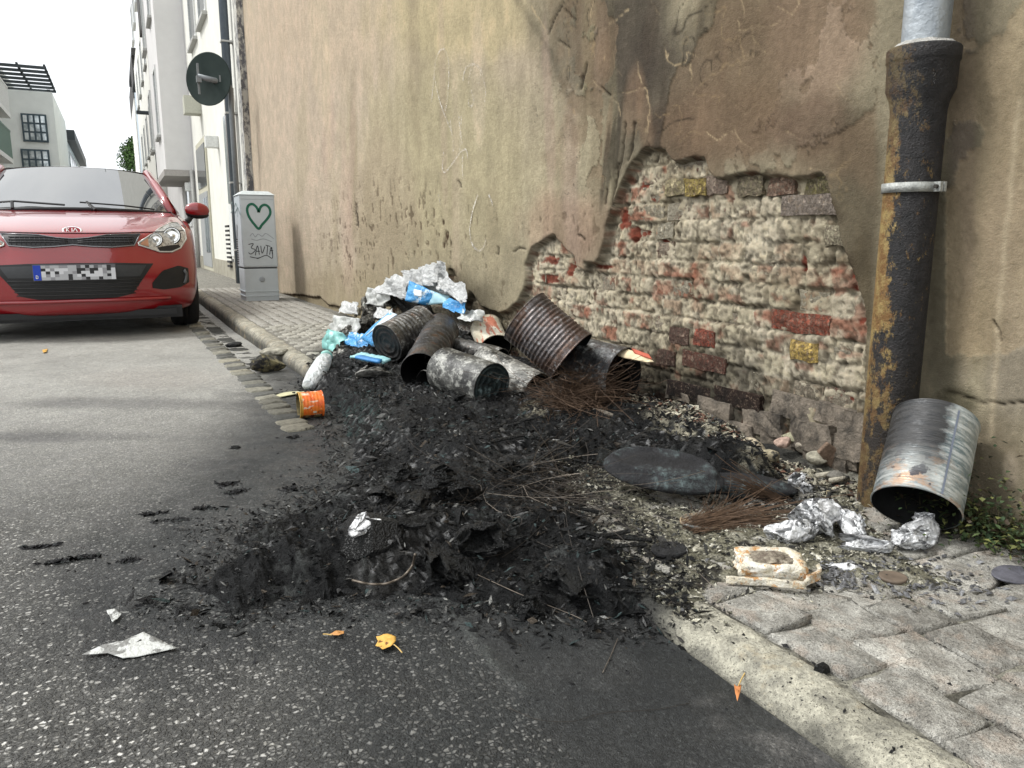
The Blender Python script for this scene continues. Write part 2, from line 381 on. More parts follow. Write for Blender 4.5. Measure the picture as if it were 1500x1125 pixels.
fl_ = fbm(P3*[0, 3.2, 2.6]+11, 5, 135)+.06*n2; lay = sst(.06, .075, fl_)*sst(790, 860, ux+40*n1)*(1-sst(1275, 1290, ux))*sst(300, 240, uy+30*n1); lay = np.where(inside, 0, lay)
col = col*(1-.62*lay[..., None])+L_(136, 117, 98)*.55*lay[..., None]; X += .0035*lay; le = np.where(inside, 0, np.exp(-((fl_-.062)/.008)**2))*(lay > .01); col = col*(1-.55*le[..., None])+L_(50, 42, 34)*.55*le[..., None]
fl2 = fbm(P3*[0, 2.2, 3.]+31, 5, 136)+.05*n2; la2 = np.where(inside, 0, sst(.10, .112, fl2))*(ux > 1385); col = col*(1-.45*la2[..., None])+L_(188, 168, 140)*.45*la2[..., None]; X += .003*la2
col = col*np.array([.985, .99, .955]); gr_ = 1+.16*fbm(P3*[0, 30, 6], 3, 137)*sst(640, 800, ux)+.14*fbm(P3*[0, 12, 12], 4, 138); col = col*gr_[..., None]
ck = fbm(P3*[0, 5.5, 5.5]+4, 3, 131); ck2 = fbm(P3*[0, 11, 11]+9, 3, 132); reg = sst(770, 860, ux)*(1-sst(1270, 1300, ux))*sst(330, 250, uy); gate = sst(-.05, .25, fbm(P3*[0, 4, 4]+1, 3, 133)); gate2 = sst(.05, .3, fbm(P3*[0, 5, 5]+7, 3, 134))
cn = np.where(inside, 0, np.exp(-(ck/.016)**2)*gate*reg); cn2 = np.where(inside, 0, np.exp(-(ck2/.02)**2)*gate2*np.clip(reg+.0, 0, 1)); col = col*(1-.7*cn[..., None])+L_(38,32,26)*.7*cn[..., None]; col = col*(1-.3*cn2[..., None])+L_(190,166,126)*.3*cn2[..., None]; X += .0008*cn+.0004*cn2
# small dark spalls around the mouldy patch
sp = fbm(P3*[0, 26, 16], 3, 41)
spw = sst(.30, .42, sp)*(1-sst(.5, 1.1, np.hypot((ux-575)/130, (uy-350)/110)))+sst(.42, .55, sp)*(ux > 640)*(ux < 900)*(uy > 300)*.7
spw = np.where(inside, 0, spw)
col = col*(1-.62*spw[..., None])+L_(66,48,34)*.62*spw[..., None]; X += .004*spw
clw = np.where(inside, 0, np.exp(-(cl/.8)**2)*np.clip(.42+1.2*fbm(P3*[0, 9, 9], 2, 43), .1, 1)); col = col*(1-clw[..., None]*.8)+L_(200,180,146)*clw[..., None]*.8
cdw = np.where(inside, 0, np.exp(-(cd/1.3)**2)); col = col*(1-.85*cdw[..., None])+L_(40,32,24)*.85*cdw[..., None]
# right of the pipe: pale scraped strip along the layer edge
rd = seg_d(ux+n1*4, uy, [(1492,150),(1478,300),(1466,400),(1460,520),(1452,640)]); w = np.exp(-(rd/5)**2)*.55*(ux > 1400); col = col*(1-w[..., None])+L_(200,186,160)*w[..., None]
# band below the broken foot of the plaster
w = (hb_ < 0)[..., None]*.9; col = col*(1-w)+L_(158,148,124)*w*mott[..., None]
w = np.exp(-(np.abs(hb_)/.014)**2)*(ux < 530)*.9; col = col*(1-w[..., None])+L_(52,38,26)*w[..., None]
w = np.exp(-(np.maximum(hs_, 0)/.016)**2)*(hs_ > 0)*(Z > .15)*.55*sst(-.3, .4, n1); col = col*(1-w[..., None])+L_(60,48,36)*w[..., None]
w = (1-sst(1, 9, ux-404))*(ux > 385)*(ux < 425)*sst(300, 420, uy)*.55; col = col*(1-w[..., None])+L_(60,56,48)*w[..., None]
# ---- colour of the broken patch: lime mortar, crumbs of brick, soot at the foot
mc = np.empty_like(col); mc[:] = L_(206, 198, 178)
t = sst(-.5, .6, fbm(P3*[0, 6, 8], 4, 51))[..., None]; mc = mc*(1-t)+L_(158,148,126)*t
bt = np.array([L_(146,132,110), L_(156,104,84), L_(196,188,164), L_(130,122,104), L_(172,150,128), L_(128,88,72)])[(br2*5.99).astype(int)]; t = (sst(-.15, .25, fbm(P3*[0, 20, 20]+3, 4, 57))*(1-jg)*.85)[..., None]; mc = mc*(1-t)+bt*t
t = (jg*sst(-.4, .4, n1)*.25)[..., None]; mc = mc*(1-t)+L_(96,86,70)*t
t = sst(.05, .4, fbm(P3*[0, 30, 30], 4, 52))[..., None]; mc = mc*(1-t*.6)+L_(214,205,180)*t*.6
t = sst(.0, -.5, rub2*.8+.2*rub3)[..., None]; mc = mc*(1-t*.75)+L_(84,72,58)*t*.8
t = sst(.30, .46, fbm(P3*[0, 13, 17], 4, 53))[..., None]; mc = mc*(1-t*.55)+L_(160,104,84)*t*.55
t = sst(.12, -.35, rub3+rub2*.4)[..., None]; mc = mc*(1-.5*t)
t = sst(.22, .42, fbm(P3*[0, 48, 48]+8, 3, 58))[..., None]; mc = mc*(1-t*.6)+L_(70,60,48)*t*.6
REDS = [(800,380,14,9),(796,408,17,9),(837,378,6,16),(827,395,5,10),(934,272,7,6),(951,291,7,6),(908,321,9,14),(921,345,8,14),(931,341,9,5),(961,355,6,9),(972,341,9,5),(1167,388,5,14),(1239,400,4,10),(1065,466,5,7),(1252,470,5,6),(875,391,12,4),(1240,422,6,5),(1218,588,22,8),(1246,408,4,6)]
for x, y, a, b in REDS:
    r = np.hypot((ux-x)/a, (uy-y)/b)+.5*n1+.5*rub2; w = (1-sst(.9, 1.15, r))*.92; mc = mc*(1-w[..., None])+(L_(118,54,40)*(1+.6*rub3[..., None]))*w[..., None]
    X += np.where(inside, .006*w, 0)
soot = sst(480, 580, uy+50*n1+25*rub)*(1-sst(1060, 1200, ux))*sst(860, 940, ux)
soot = np.maximum(soot, sst(560, 690, uy+50*n1)*.75*(ux > 900)*(ux < 1400)); soot = np.maximum(soot, sst(.30, .12, Z+.05*n1)*(ux > 560)*(ux < 1280)*.9)
soot = np.maximum(soot, sst(430, 500, uy+20*n1)*(ux < 780)*.7)
mc = mc*(1-soot[..., None]*.9)+L_(26,24,22)*soot[..., None]*.9
dk = np.exp(-((hs_+.008)/.012)**2)*.75*np.clip(.55+.9*n3, .2, 1)*(uy < 480); mc = mc*(1-dk[..., None])+L_(46,36,28)*dk[..., None]
col = np.where(inside[..., None], mc, col)
ps = sst(380, 440, uy+22*n1)*sst(560, 600, ux)*(1-sst(700, 760, ux))*.55; col = col*(1-ps[..., None])+L_(60,54,44)*ps[..., None]
col = np.clip(col, .003, .85)
rough_w = inside.astype(float)
mw = M('old_plaster', .93, 0, .15); a = mw.attr(); cc = a.outputs['Color']
f1 = mw.noise(240, 4, .7, .3, .7); f2 = mw.noise(60, 5, .65, .3, .7); f3 = mw.noise(700, 2, .6, .3, .7)
cc = mw.mix(mw.math('MULTIPLY', f1, .45), cc, (.3, .26, .2), 'OVERLAY')
cc = mw.mix(.5, cc, mw.mix(f2, (.32, .32, .31), (.62, .62, .62)), 'OVERLAY')
cc = mw.mix(.30, cc, mw.mix(f3, (.25, .25, .25), (.72, .72, .72)), 'OVERLAY')
mw.color(cc)
mw.bump(mw.noise(34, 7, .78, .2, .8), .008, .8); mw.bump(f1, .0016, .8)
PLASTER = mw.m
P3[..., 0] = X
pl = grid('plaster', P3, PLASTER, wall, col, smooth=True)
# wall body behind the skin, with the far corner return
MB().box(WX+.08, WX+.4, -1.5, 11.66, 0, 6.5).build('masonry', PLASTER and flat('masonry_core', (.2, .18, .15)), wall)
# ---- bricks
mb_ = M('old_brick', .92, 0, .2); oc = mb_.objcol(); oi = mb_.sep(oc)
k1 = mb_.noise(30, 6, .8, .34, .47); k2 = mb_.noise(160, 4, .7, .3, .7); k3 = mb_.noise(90, 3, .7, .35, .6)
al = mb_.n.new('ShaderNodeObjectInfo').outputs['Alpha']
mort = mb_.mix(k2, (.30, .265, .20), (.62, .57, .44))
bc = mb_.mix(k3, oc, mb_.mix(.72, oc, (.07, .045, .035))); bc = mb_.mix(mb_.math('MULTIPLY', mb_.noise(70, 5, .8, .54, .62), .75), bc, (.40, .30, .22))
bc = mb_.mix(mb_.math('MULTIPLY', mb_.math('SUBTRACT', 1., al), k1), bc, mort)
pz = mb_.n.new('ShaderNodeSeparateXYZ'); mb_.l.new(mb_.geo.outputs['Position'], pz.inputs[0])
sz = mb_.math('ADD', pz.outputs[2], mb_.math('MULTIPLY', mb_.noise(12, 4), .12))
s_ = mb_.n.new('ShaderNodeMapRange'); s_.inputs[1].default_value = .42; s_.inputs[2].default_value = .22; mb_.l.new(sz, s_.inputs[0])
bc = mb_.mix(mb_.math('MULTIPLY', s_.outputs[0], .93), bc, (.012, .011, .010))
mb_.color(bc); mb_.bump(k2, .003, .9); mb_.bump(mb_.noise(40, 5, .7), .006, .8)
BRICK = mb_.m
def brickmesh(L, H, D, seed):
    n, m = 5, 3
    u = np.linspace(-L/2, L/2, n); v = np.linspace(-H/2, H/2, m)
    U_, V_ = np.meshgrid(u, v, indexing='ij'); rr = np.random.default_rng(seed)
    xx = np.zeros_like(U_)+rr.normal(0, .0022, U_.shape)
    bd_ = (np.abs(U_) > L/2-1e-6) | (np.abs(V_) > H/2-1e-6); xx[bd_] += .004
    U_ = U_+rr.normal(0, .0022, U_.shape); V_ = V_+rr.normal(0, .002, U_.shape)
    V1 = np.stack([xx, U_, V_], -1).reshape(-1, 3); f = gridF(n, m).tolist()
    ring = [i*m for i in range(n)]+[(n-1)*m+j for j in range(1, m)]+[i*m+m-1 for i in range(n-2, -1, -1)]+[j for j in range(m-2, 0, -1)]
    b = len(V1); back = V1[ring].copy(); back[:, 0] = D
    f += [(ring[i], b+i, b+(i+1) % len(ring), ring[(i+1) % len(ring)]) for i in range(len(ring))]
    me = mk('brick', np.vstack([V1, back]), [tuple(q) for q in f], False); me.materials.append(BRICK); return me
PITCHZ = .0688
SM = [brickmesh(.226, .058, .09, s) for s in range(5)]; HM = [brickmesh(.108, .058, .09, 20+s) for s in range(5)]
for ((sx, sy), c_, a_, dx_), q0 in zip(SPECIAL, SPW):
    p_ = AX(sx, sy, WX); S_t = q0[2] > .2
    o = link('brick', random.choice(SM if S_t else HM), None, wall); o.location = (WX+.019+dx_, p_[1], p_[2]); o.rotation_euler = (random.gauss(0, .015), random.gauss(0, .03), random.gauss(0, .02)); o.color = (*lin(*c_), a_)
cnt = 0
for r in range(-10, 4):
    z = .8766+PITCHZ*r
    stretch = r in (2, 0, -3, -5, -7, -9)
    if z < .16: continue
    step = .237 if stretch else .119
    y = 1.15+(0 if stretch else .06)+(.04 if r % 4 == 1 else 0)
    while y < 3.6:
        L = step-.011; yc = y+step/2; y += step
        x0, y0 = PX(np.array([WX, yc, z]))
        d = sdf(np.array([yc, yc-L/2, yc+L/2]), np.array([z, z, z]), hole)
        if d[0] > -.012 or d.min() > -.03 or max(d[1], d[2]) > .004: continue
        if x0 < 690 or x0 > 1300: continue
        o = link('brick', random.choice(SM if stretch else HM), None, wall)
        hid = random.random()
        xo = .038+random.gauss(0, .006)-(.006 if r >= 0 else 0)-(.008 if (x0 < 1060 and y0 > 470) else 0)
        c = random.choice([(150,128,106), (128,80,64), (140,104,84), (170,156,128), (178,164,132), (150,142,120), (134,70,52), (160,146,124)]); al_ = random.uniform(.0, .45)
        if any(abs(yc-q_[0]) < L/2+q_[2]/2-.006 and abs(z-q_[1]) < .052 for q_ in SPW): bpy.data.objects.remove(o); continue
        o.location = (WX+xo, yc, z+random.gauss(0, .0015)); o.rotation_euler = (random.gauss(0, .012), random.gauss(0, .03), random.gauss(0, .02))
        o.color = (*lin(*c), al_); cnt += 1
# foundation stones at the foot of the wall
st = M('foundation_stone', .9, 0, .25); q = st.noise(18, 5, .7, .35, .65); st.color(st.mix(q, (.05, .042, .035), (.22, .18, .14))); st.color(st.mix(st.noise(6, 4, .7, .56, .68), st.mix(q, (.08, .07, .058), (.28, .235, .185)), (.02, .018, .016)))
st.bump(st.noise(60, 5, .7), .004, .9); STONE = st.m
for i, (x, y, rx, rz_) in enumerate([(1040,600,.12,.045),(1110,620,.13,.05),(1130,655,.10,.05),(1180,640,.12,.06),(1222,660,.10,.06),(1160,600,.15,.05),(1240,640,.07,.09),(1215,610,.10,.04),(985,575,.10,.04),(1075,640,.10,.05),(1200,690,.12,.05)]):
    p = AX(x, y, WX)
    me = brickmesh(rx*1.35, rz_*1.5, .10, 300+i); me = me.copy(); me.materials.clear(); Q = np.array([v_.co[:] for v_ in me.vertices]); Q[:, 0] += .007*fbm(Q*30+i, 3, 60+i)*(Q[:, 0] < .05); Q[:, 2] += .006*fbm(Q*9+i*3, 2, 70+i); me.vertices.foreach_set('co', Q.ravel()); me.update()
    o = link('stone', me, STONE, wall, (WX+.008+.006*(i % 3), p[1], max(p[2], .14)), (random.gauss(0, .07), random.gauss(0, .05), random.gauss(0, .05)))
# chalk scribble
def ribbon(pts, w, nrm, closed=False, sub=6):
    """flat ribbon through 3-D points (Catmull-Rom), lying in a plane with normal nrm"""
    pts = [np.array(p, float) for p in pts]; out = []
    n = len(pts)
    for i in range(n-1):
        p0, p1, p2, p3 = pts[max(i-1, 0)], pts[i], pts[i+1], pts[min(i+2, n-1)]
        for k in range(sub):
            t = k/sub; out.append(.5*((2*p1)+(-p0+p2)*t+(2*p0-5*p1+4*p2-p3)*t*t+(-p0+3*p1-3*p2+p3)*t**3))
    out.append(pts[-1]); nrm = np.array(nrm, float); V = []; Fc = []
    for i, p in enumerate(out):
        t = out[min(i+1, len(out)-1)]-out[max(i-1, 0)]; s = np.cross(nrm, t); s = s/(np.linalg.norm(s)+1e-9)*w/2
        V += [p-s, p+s]
        if i: b = 2*i; Fc.append((b-2, b-1, b+1, b))
    return V, Fc
def join(parts):
    V, Fc = [], []
    for v, f in parts:
        b = len(V); V += [tuple(p) for p in v]; Fc += [tuple(b+i for i in q) for q in f]
    return V, Fc
ch = M('chalk', .95); ch.color((.66, .62, .55)); ch.alpha(ch.math('MULTIPLY', ch.noise(90, 4, .7, .42, .62), ch.noise(7, 3, .6, .25, .65)))
CHK = [[(632,150),(636,110),(640,82),(650,72),(657,90),(657,120),(655,150),(652,162)],[(636,110),(642,140),(650,165),(660,190),(664,210)],[(678,118),(682,100),(692,94),(700,97),(704,106),(701,125)],[(692,94),(688,110),(686,125)],[(688,133),(686,150),(690,156),(694,146),(690,132)],[(676,170),(675,190),(677,212)],[(672,168),(674,200),(673,225)],
 [(650,222),(648,245),(652,252),(664,238),(675,222),(683,220),(685,232)],[(678,225),(677,245),(678,262)],[(704,100),(711,130),(710,150)],[(659,175),(663,200),(664,222)],[(700,285),(692,310),(688,340),(694,362),(706,366),(712,350)],[(642,285),(645,300)],[(716,285),(722,300)]]
V, Fc = join([ribbon([AX(x, y, WX-.006) for x, y in L], .013, (1, 0, 0)) for L in CHK])
link('chalk_scribble', mk('chalk_scribble', V, Fc), ch.m, wall)
# ================================================================== ground
def soft(poly, x, y, w0, w1):
    """soft mask of a ground polygon given by photo pixels; positive inside"""
    return 1-sst(w0, w1, sdf(x, y, poly))
def gp(L, z=0.0): return [tuple(G(x, y, z)[:2]) for x, y in L]
HEAPP = gp([(232,868),(262,838),(330,800),(300,770),(430,725),(480,700),(500,660),(480,620),(478,585),(440,560),(470,530),(500,490),(520,455),(560,440),(640,440),(700,462),(760,500),(960,540),(1060,590),(1110,650),(1160,700),(1175,740),(1120,760),(1050,740),(1000,720),(900,690),(870,700),(862,730),(880,770),(930,800),(968,840),(968,905),(900,900),(800,905),(700,895),(560,870),(450,880),(330,892)], .09)
DUSTP = gp([(830,680),(900,690),(1000,735),(1100,765),(1180,720),(1260,700),(1300,790),(1440,870),(1340,880),(1230,850),(1060,872),(1000,905),(960,870),(960,830),(870,760)], .11)
SOOTP = gp([(160,905),(200,800),(300,740),(380,640),(420,590),(420,540),(470,470),(1200,640),(1060,900),(1120,1000),(1260,1125),(1100,1220),(560,1220),(520,980),(440,910)], .065)
# ---- road
xs = np.concatenate([np.linspace(-14, -2.6, 40), np.arange(-2.58, .83, .0125)]); xs[-1] = KX+.0
yy = [-3.]
while yy[-1] < 90: yy.append(yy[-1]+(.12 if yy[-1] < .55 else max(.009, .011*yy[-1])))
yy = np.array(yy); Xr, Yr = np.meshgrid(xs, yy, indexing='ij'); Pr = np.stack([Xr, Yr, 0*Xr], -1)
n1 = fbm(Pr*[3, 3, 0], 4, 61); n2 = fbm(Pr*[16, 16, 0], 3, 62); n3 = fbm(Pr*[60, 60, 0], 2, 63)
ux, uy = PX(Pr+np.stack([0*Xr, 0*Xr, RZ(Yr)], -1))
c = np.empty(Xr.shape+(3,)); c[:] = (.155, .153, .142)
c *= (1+.22*n1+.12*n2)[..., None]
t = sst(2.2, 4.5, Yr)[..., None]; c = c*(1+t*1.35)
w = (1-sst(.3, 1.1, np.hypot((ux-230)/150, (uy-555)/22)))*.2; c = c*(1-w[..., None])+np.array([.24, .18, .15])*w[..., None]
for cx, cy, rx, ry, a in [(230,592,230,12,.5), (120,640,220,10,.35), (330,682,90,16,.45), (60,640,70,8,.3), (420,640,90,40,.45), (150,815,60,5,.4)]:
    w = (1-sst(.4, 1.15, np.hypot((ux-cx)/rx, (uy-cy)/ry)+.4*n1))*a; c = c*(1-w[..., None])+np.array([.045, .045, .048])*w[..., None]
sd_ = sdf(Xr+.10*n1, Yr+.12*n1, SOOTP)
s = np.clip((1-sst(-.06, .36, sd_))*.93, 0, 1); c = c*(1-s[..., None])+np.array([.011, .0135, .0145])*(1+.55*n2)[..., None]*s[..., None]
sm = sdf(Xr+.03*n1, Yr+.03*n1, gp([(640,900),(720,960),(860,1125),(900,1300),(1400,1300),(1240,1125),(1000,930),(960,900)], .065)); sm = 1-sst(-.02, .03, sm)
c = c*(1-sm[..., None]*.5)+np.array([.030, .031, .032])*sm[..., None]*.5
pl_ = sst(.1, .45, fbm(Pr*[5, 9, 0]+3, 4, 66))*sm*sst(950, 1060, uy)
c = c*(1-pl_[..., None]*.7)+np.array([.14, .135, .13])*pl_[..., None]*.7
rd = seg_d(ux+4*n2, uy, [(650,895),(700,940),(735,985),(770,1010)]); w = np.exp(-(rd/6)**2)*.5*sst(-.3, .3, n3); c = c*(1-w[..., None])+np.array([.10, .11, .105])*w[..., None]
bl_ = (1-sst(.0, .55, sdf(Xr+.1*n1, Yr+.1*n1, HEAPP)))*sst(-.08, .16, fbm(Pr*[13, 9, 0]+5, 4, 67))*.75; c = c*(1-bl_[..., None])+np.array([.012, .014, .015])*bl_[..., None]; s = np.maximum(s, bl_)
zr = .0035*n1+.0015*n2+.004*np.exp(-(rd/6)**2)*(uy < 1010)
hd = sdf(Xr+.08*n1, Yr+.08*n1, HEAPP); w = (1-sst(0, .30, hd)); zr = zr+w*.008*np.maximum(fbm(Pr*[14, 9, 0], 4, 68), 0)
Pr[..., 2] = zr+RZ(Yr)
sepm = np.stack([s*0+np.clip(s+.0, 0, 1), sm, n1], -1)
cols = np.concatenate([np.clip(c, .004, .6), ((1-sm)*(1-.80*s)*(1-.75*sst(1.4, 2.8, Yr)))[..., None]], -1)
ra = M('asphalt', .85, 0, .35); a = ra.attr(); base = a.outputs['Color']
v0 = ra.n.new('ShaderNodeTexNoise'); v0.inputs['Scale'].default_value = 90; v0.inputs['Detail'].default_value = 2; ra.l.new(ra.space, v0.inputs['Vector'])
va = ra.n.new('ShaderNodeVectorMath'); va.operation = 'MULTIPLY_ADD'; ra.l.new(v0.outputs['Color'], va.inputs[0]); va.inputs[1].default_value = (.006, .006, .0); ra.l.new(ra.space, va.inputs[2])
vf = ra.n.new('ShaderNodeVectorMath'); vf.operation = 'MULTIPLY'; ra.l.new(va.outputs[0], vf.inputs[0]); vf.inputs[1].default_value = (1, 1, .01); ra.space = vf.outputs[0]
ve = ra.voro(128, .06, .24, 'DISTANCE_TO_EDGE'); vcc = ra.sep(ra.voro(128, out='Color')); ve2 = ra.voro(210, .03, .2, 'DISTANCE_TO_EDGE'); vc2 = ra.sep(ra.voro(210, out='Color'))
p3_ = ra.math('POWER', vcc[0], 1.8); stc = ra.mix(p3_, (.05, .05, .048), (.70, .685, .64)); stc = ra.mix(.5, stc, ra.mix(vc2[0], (.2, .2, .2), (.8, .8, .8)), 'OVERLAY')
stm = ra.math('MULTIPLY', ra.math('MULTIPLY', ve, ra.math('GREATER_THAN', vcc[1], .40)), a.outputs['Alpha'])
small = ra.mix(ra.math('POWER', vc2[1], 3.), (.55, .55, .55), (2.2, 2.15, 2.05)); sc2 = ra.mix(ra.noise(320, 3, .7, .3, .7), (.5, .5, .5), (1.5, 1.5, 1.5))
matrix = ra.mix(ra.math('MULTIPLY', a.outputs['Alpha'], .6), base, (.020, .020, .020)); cc = ra.mix(.75, matrix, sc2, 'MULTIPLY'); cc = ra.mix(ve2, cc, ra.mix(1., cc, small, 'MULTIPLY')); cc = ra.mix(stm, cc, stc); v1 = ra.math('SUBTRACT', 1., ve)
ra.color(cc); ra.rough(ra.math('ADD', ra.math('MULTIPLY', ra.noise(8, 4), .6), ra.math('MULTIPLY', a.outputs['Alpha'], .4)), .38, .85)
inv = ra.math('SUBTRACT', 1., v1)
ra.bump(ra.math('MULTIPLY', inv, a.outputs['Alpha']), .0045, 1.); ra.bump(ra.noise(420, 3, .6, .3, .7), .0016, .8); ra.bump(ra.noise(22, 4, .6, .3, .7), .004, .5)
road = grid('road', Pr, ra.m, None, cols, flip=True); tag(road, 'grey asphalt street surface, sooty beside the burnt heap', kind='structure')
# far ground beyond
gme = MB(); gme.poly([(-500, -200, -.03), (500, -200, -.03), (500, 700, -.03), (-500, 700, -.03)])
tag(gme.build('ground', flat('far_ground', (.14, .135, .125), .9)), 'flat ground under the town', kind='structure')
# ---- gutter setts
gut = thing('gutter', 'two rows of pale stone setts between asphalt and kerb', None, kind='structure'); gut['kind'] = 'structure'
gm = M('sett_stone', .85, 0, .3); oc = gm.objcol(); gq = gm.noise(60, 5, .7, .35, .65)
gc = gm.mix(.6, oc, gm.mix(gq, (.25, .25, .25), (.8, .8, .8)), 'OVERLAY'); gm.color(gc); gm.bump(gq, .004, .8); gm.bump(gm.noise(200, 3), .001, .8); SETT = gm.m
def slabmesh(name, poly, h, bev=.008, mat=None, dz=.002, seed=0, inner=True):
    """low stone block: outline polygon (x,y), top rounded off, slightly uneven"""
    r = np.random.default_rng(seed); P = np.array(poly, float); n = len(P); cen = P.mean(0)
    rings = [(0, -h), (0, -bev), (bev*.35, -bev*.3), (bev, 0)]
    V = []
    for ins, z in rings:
        for p in P:
            d = cen-p; L = np.linalg.norm(d); V.append((*(p+d/L*ins), z+(r.normal(0, dz) if z > -bev*.5 else 0)))
    k = len(rings)
    Fc = [(i*n+q, i*n+(q+1) % n, (i+1)*n+(q+1) % n, (i+1)*n+q) for i in range(k-1) for q in range(n)]
    V.append((*cen, r.normal(0, dz))); c_ = len(V)-1
    Fc += [((k-1)*n+q, (k-1)*n+(q+1) % n, c_) for q in range(n)]
    me = mk(name, V, Fc, True)
    if mat: me.materials.append(mat)
    return me
def rrect(w, h, j, seed, k=2):
    r = np.random.default_rng(seed); pts = []
    for (ax, ay), (bx, by) in zip([(-1, -1), (1, -1), (1, 1), (-1, 1)], [(1, -1), (1, 1), (-1, 1), (-1, -1)]):
        for q in range(k):
            t = (q+.12*(k > 1)*(q == 0)+0)/k; pts.append(((ax+(bx-ax)*(t+.06))*w/2+r.normal(0, j), (ay+(by-ay)*(t+.06))*h/2+r.normal(0, j)))
    return pts
SV = [slabmesh('sett', rrect(.118, .098, .003, s), .05, .012, SETT, .002, s) for s in range(5)]
for j in range(2):
    y = 2.9
    while y < 9.2:
        o = link('sett', random.choice(SV), None, gut); yc = y+.055+(.05 if j else 0); y += .112
        xc = KX-.265+j*.128
        o.location = (xc+random.gauss(0, .003), yc, float(RZ(yc))+.010+random.gauss(0, .003)-(.008 if j else 0)); o.rotation_euler = (random.gauss(0, .02), random.gauss(0, .02), random.gauss(0, .04))
        g = random.choice([(.23, .22, .18), (.16, .155, .13), (.30, .28, .22), (.11, .11, .10)])
        if yc < 3.6: g = tuple(v*.55 for v in g)
        if j and random.random() < .7: g = (.05, .05, .045)
        o.color = (*g, 1)
# ---- kerb stones
kerb = thing('kerb', 'rounded worn granite kerb along the pavement', None, kind='structure')
km = M('kerb_granite', .82, 0, .3); a = km.attr(); kc = a.outputs['Color']
q1 = km.noise(26, 6, .7, .35, .65); q2 = km.voro(260, .1, .5); q3 = km.noise(150, 4, .7, .3, .7)
kc = km.mix(.75, kc, km.mix(q1, (.22, .22, .22), (.78, .77, .74)), 'OVERLAY'); kc = km.mix(.6, kc, km.mix(q3, (.2, .2, .2), (.8, .8, .8)), 'OVERLAY')
kc = km.mix(km.math('MULTIPLY', km.noise(9, 5, .7, .55, .68), .5), kc, (.40, .31, .18)); kc = km.mix(km.math('MULTIPLY', km.noise(300, 2, .5, .60, .66), .7), kc, (.02, .02, .02))
km.color(kc); km.bump(q1, .006, .8); km.bump(q3, .0022, .9); KERB = km.m
edges = [-1.2, .25, 1.6, 2.9, 3.85, 4.8, 5.75, 6.7, 7.7, 8.7, 9.7, 10.7, 12, 14, 16, 18, 20, 24, 30, 40]
for i in range(len(edges)-1):
    y0, y1 = edges[i]+.002, edges[i+1]-.002
    n = max(4, int((y1-y0)/.02)) if y0 < 5 else 8
    yv = np.linspace(y0, y1, n)
    prof = [(0, -.06), (-.002, .02), (0, .055), (.006, .080), (.018, .097), (.034, .106), (.055, .110), (.09, .111), (KW-.008, .110), (KW-.002, .104), (KW, .05)]
    P = np.array([[(KX+px, y, pz_) for px, pz_ in prof] for y in yv])
    w = fbm(P*[9, 9, 9], 3, 71); w2 = fbm(P*[40, 40, 40], 2, 72)
    P[..., 0] += .006*w+.0022*w2; P[..., 2] += (.005*w+.0022*w2)*(P[..., 2] > .03)
    e = np.minimum(yv-y0, y1-yv)[:, None]; P[..., 2] -= .006*np.exp(-e/.012)*(P[..., 2] > .05)
    cx = np.empty(P.shape); base = np.array([.40, .385, .32])*random.uniform(.9, 1.1) if y0 < 2 else np.array([.36, .34, .28])*random.uniform(.85, 1.1)
    cx[:] = base
    cx *= (1+.25*w)[..., None]
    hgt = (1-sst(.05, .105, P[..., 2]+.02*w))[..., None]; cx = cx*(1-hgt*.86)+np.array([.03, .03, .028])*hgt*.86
    s_k = sdf(P[..., 0]+.03*w, P[..., 1]+.05*w, HEAPP); t = (1-sst(-.01, .07, s_k))[..., None]; cx = cx*(1-t*.93)+np.array([.02, .021, .021])*t*.93
    if y0 > 2.5: t = (sst(4.0, 3.2, P[..., 1]))[..., None]*.6; cx = cx*(1-t)+np.array([.08, .075, .065])*t
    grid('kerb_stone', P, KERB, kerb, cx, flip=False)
# ---- pavement
pav = thing('pavement', 'uneven granite slab and cobble pavement between kerb and wall', None, kind='structure')
bm_ = M('pavement_bed', .95, 0, .2); a = bm_.attr(); k1 = bm_.noise(70, 5, .7, .3, .7); k2 = bm_.noise(260, 3, .7, .3, .7)
bc = bm_.mix(.8, a.outputs['Color'], bm_.mix(k1, (.2, .2, .2), (.8, .8, .78)), 'OVERLAY'); bc = bm_.mix(.7, bc, bm_.mix(k2, (.15, .15, .15), (.85, .85, .85)), 'OVERLAY')
bm_.color(bc); bm_.bump(k1, .004, .9); bm_.bump(k2, .002, .9); BED = bm_.m
xv = np.arange(KX+KW-.01, WX+.06, .012); yv = [-1.5]
while yv[-1] < 40: yv.append(yv[-1]+(.05 if yv[-1] < .4 else max(.011, .012*yv[-1])))
Xp, Yp = np.meshgrid(xv, yv, indexing='ij'); Pp = np.stack([Xp, Yp, 0*Xp+KH-.004], -1)
w = fbm(Pp*[10, 10, 1], 4, 81); w2 = fbm(Pp*[50, 50, 1], 3, 82); Pp[..., 2] += .004*w+.002*w2+.03*np.exp(-(WX-Xp)/.05)*(.5+.5*w)*(Yp < 5)
cp = np.empty(Xp.shape+(3,)); cp[:] = (.26, .25, .21); cp *= (1+.5*w+.3*w2)[..., None]; t = sst(.0, .3, fbm(Pp*[24, 24, 1]+3, 3, 83))[..., None]*.75; cp = cp*(1-t)+np.array([.06, .055, .045])*t
t = sst(2.6, 3.2, Yp)[..., None]; cp = cp*(1-t)+np.array([.22, .21, .185])*(1+.35*w2)[..., None]*t
sdp = sdf(Xp+.05*w, Yp+.05*w, HEAPP); t = (1-sst(-.02, .22, sdp))[..., None]*.92; cp = cp*(1-t)+np.array([.02, .02, .02])*t
grid('bed', Pp, BED, pav, np.clip(cp, .004, .8), flip=True)
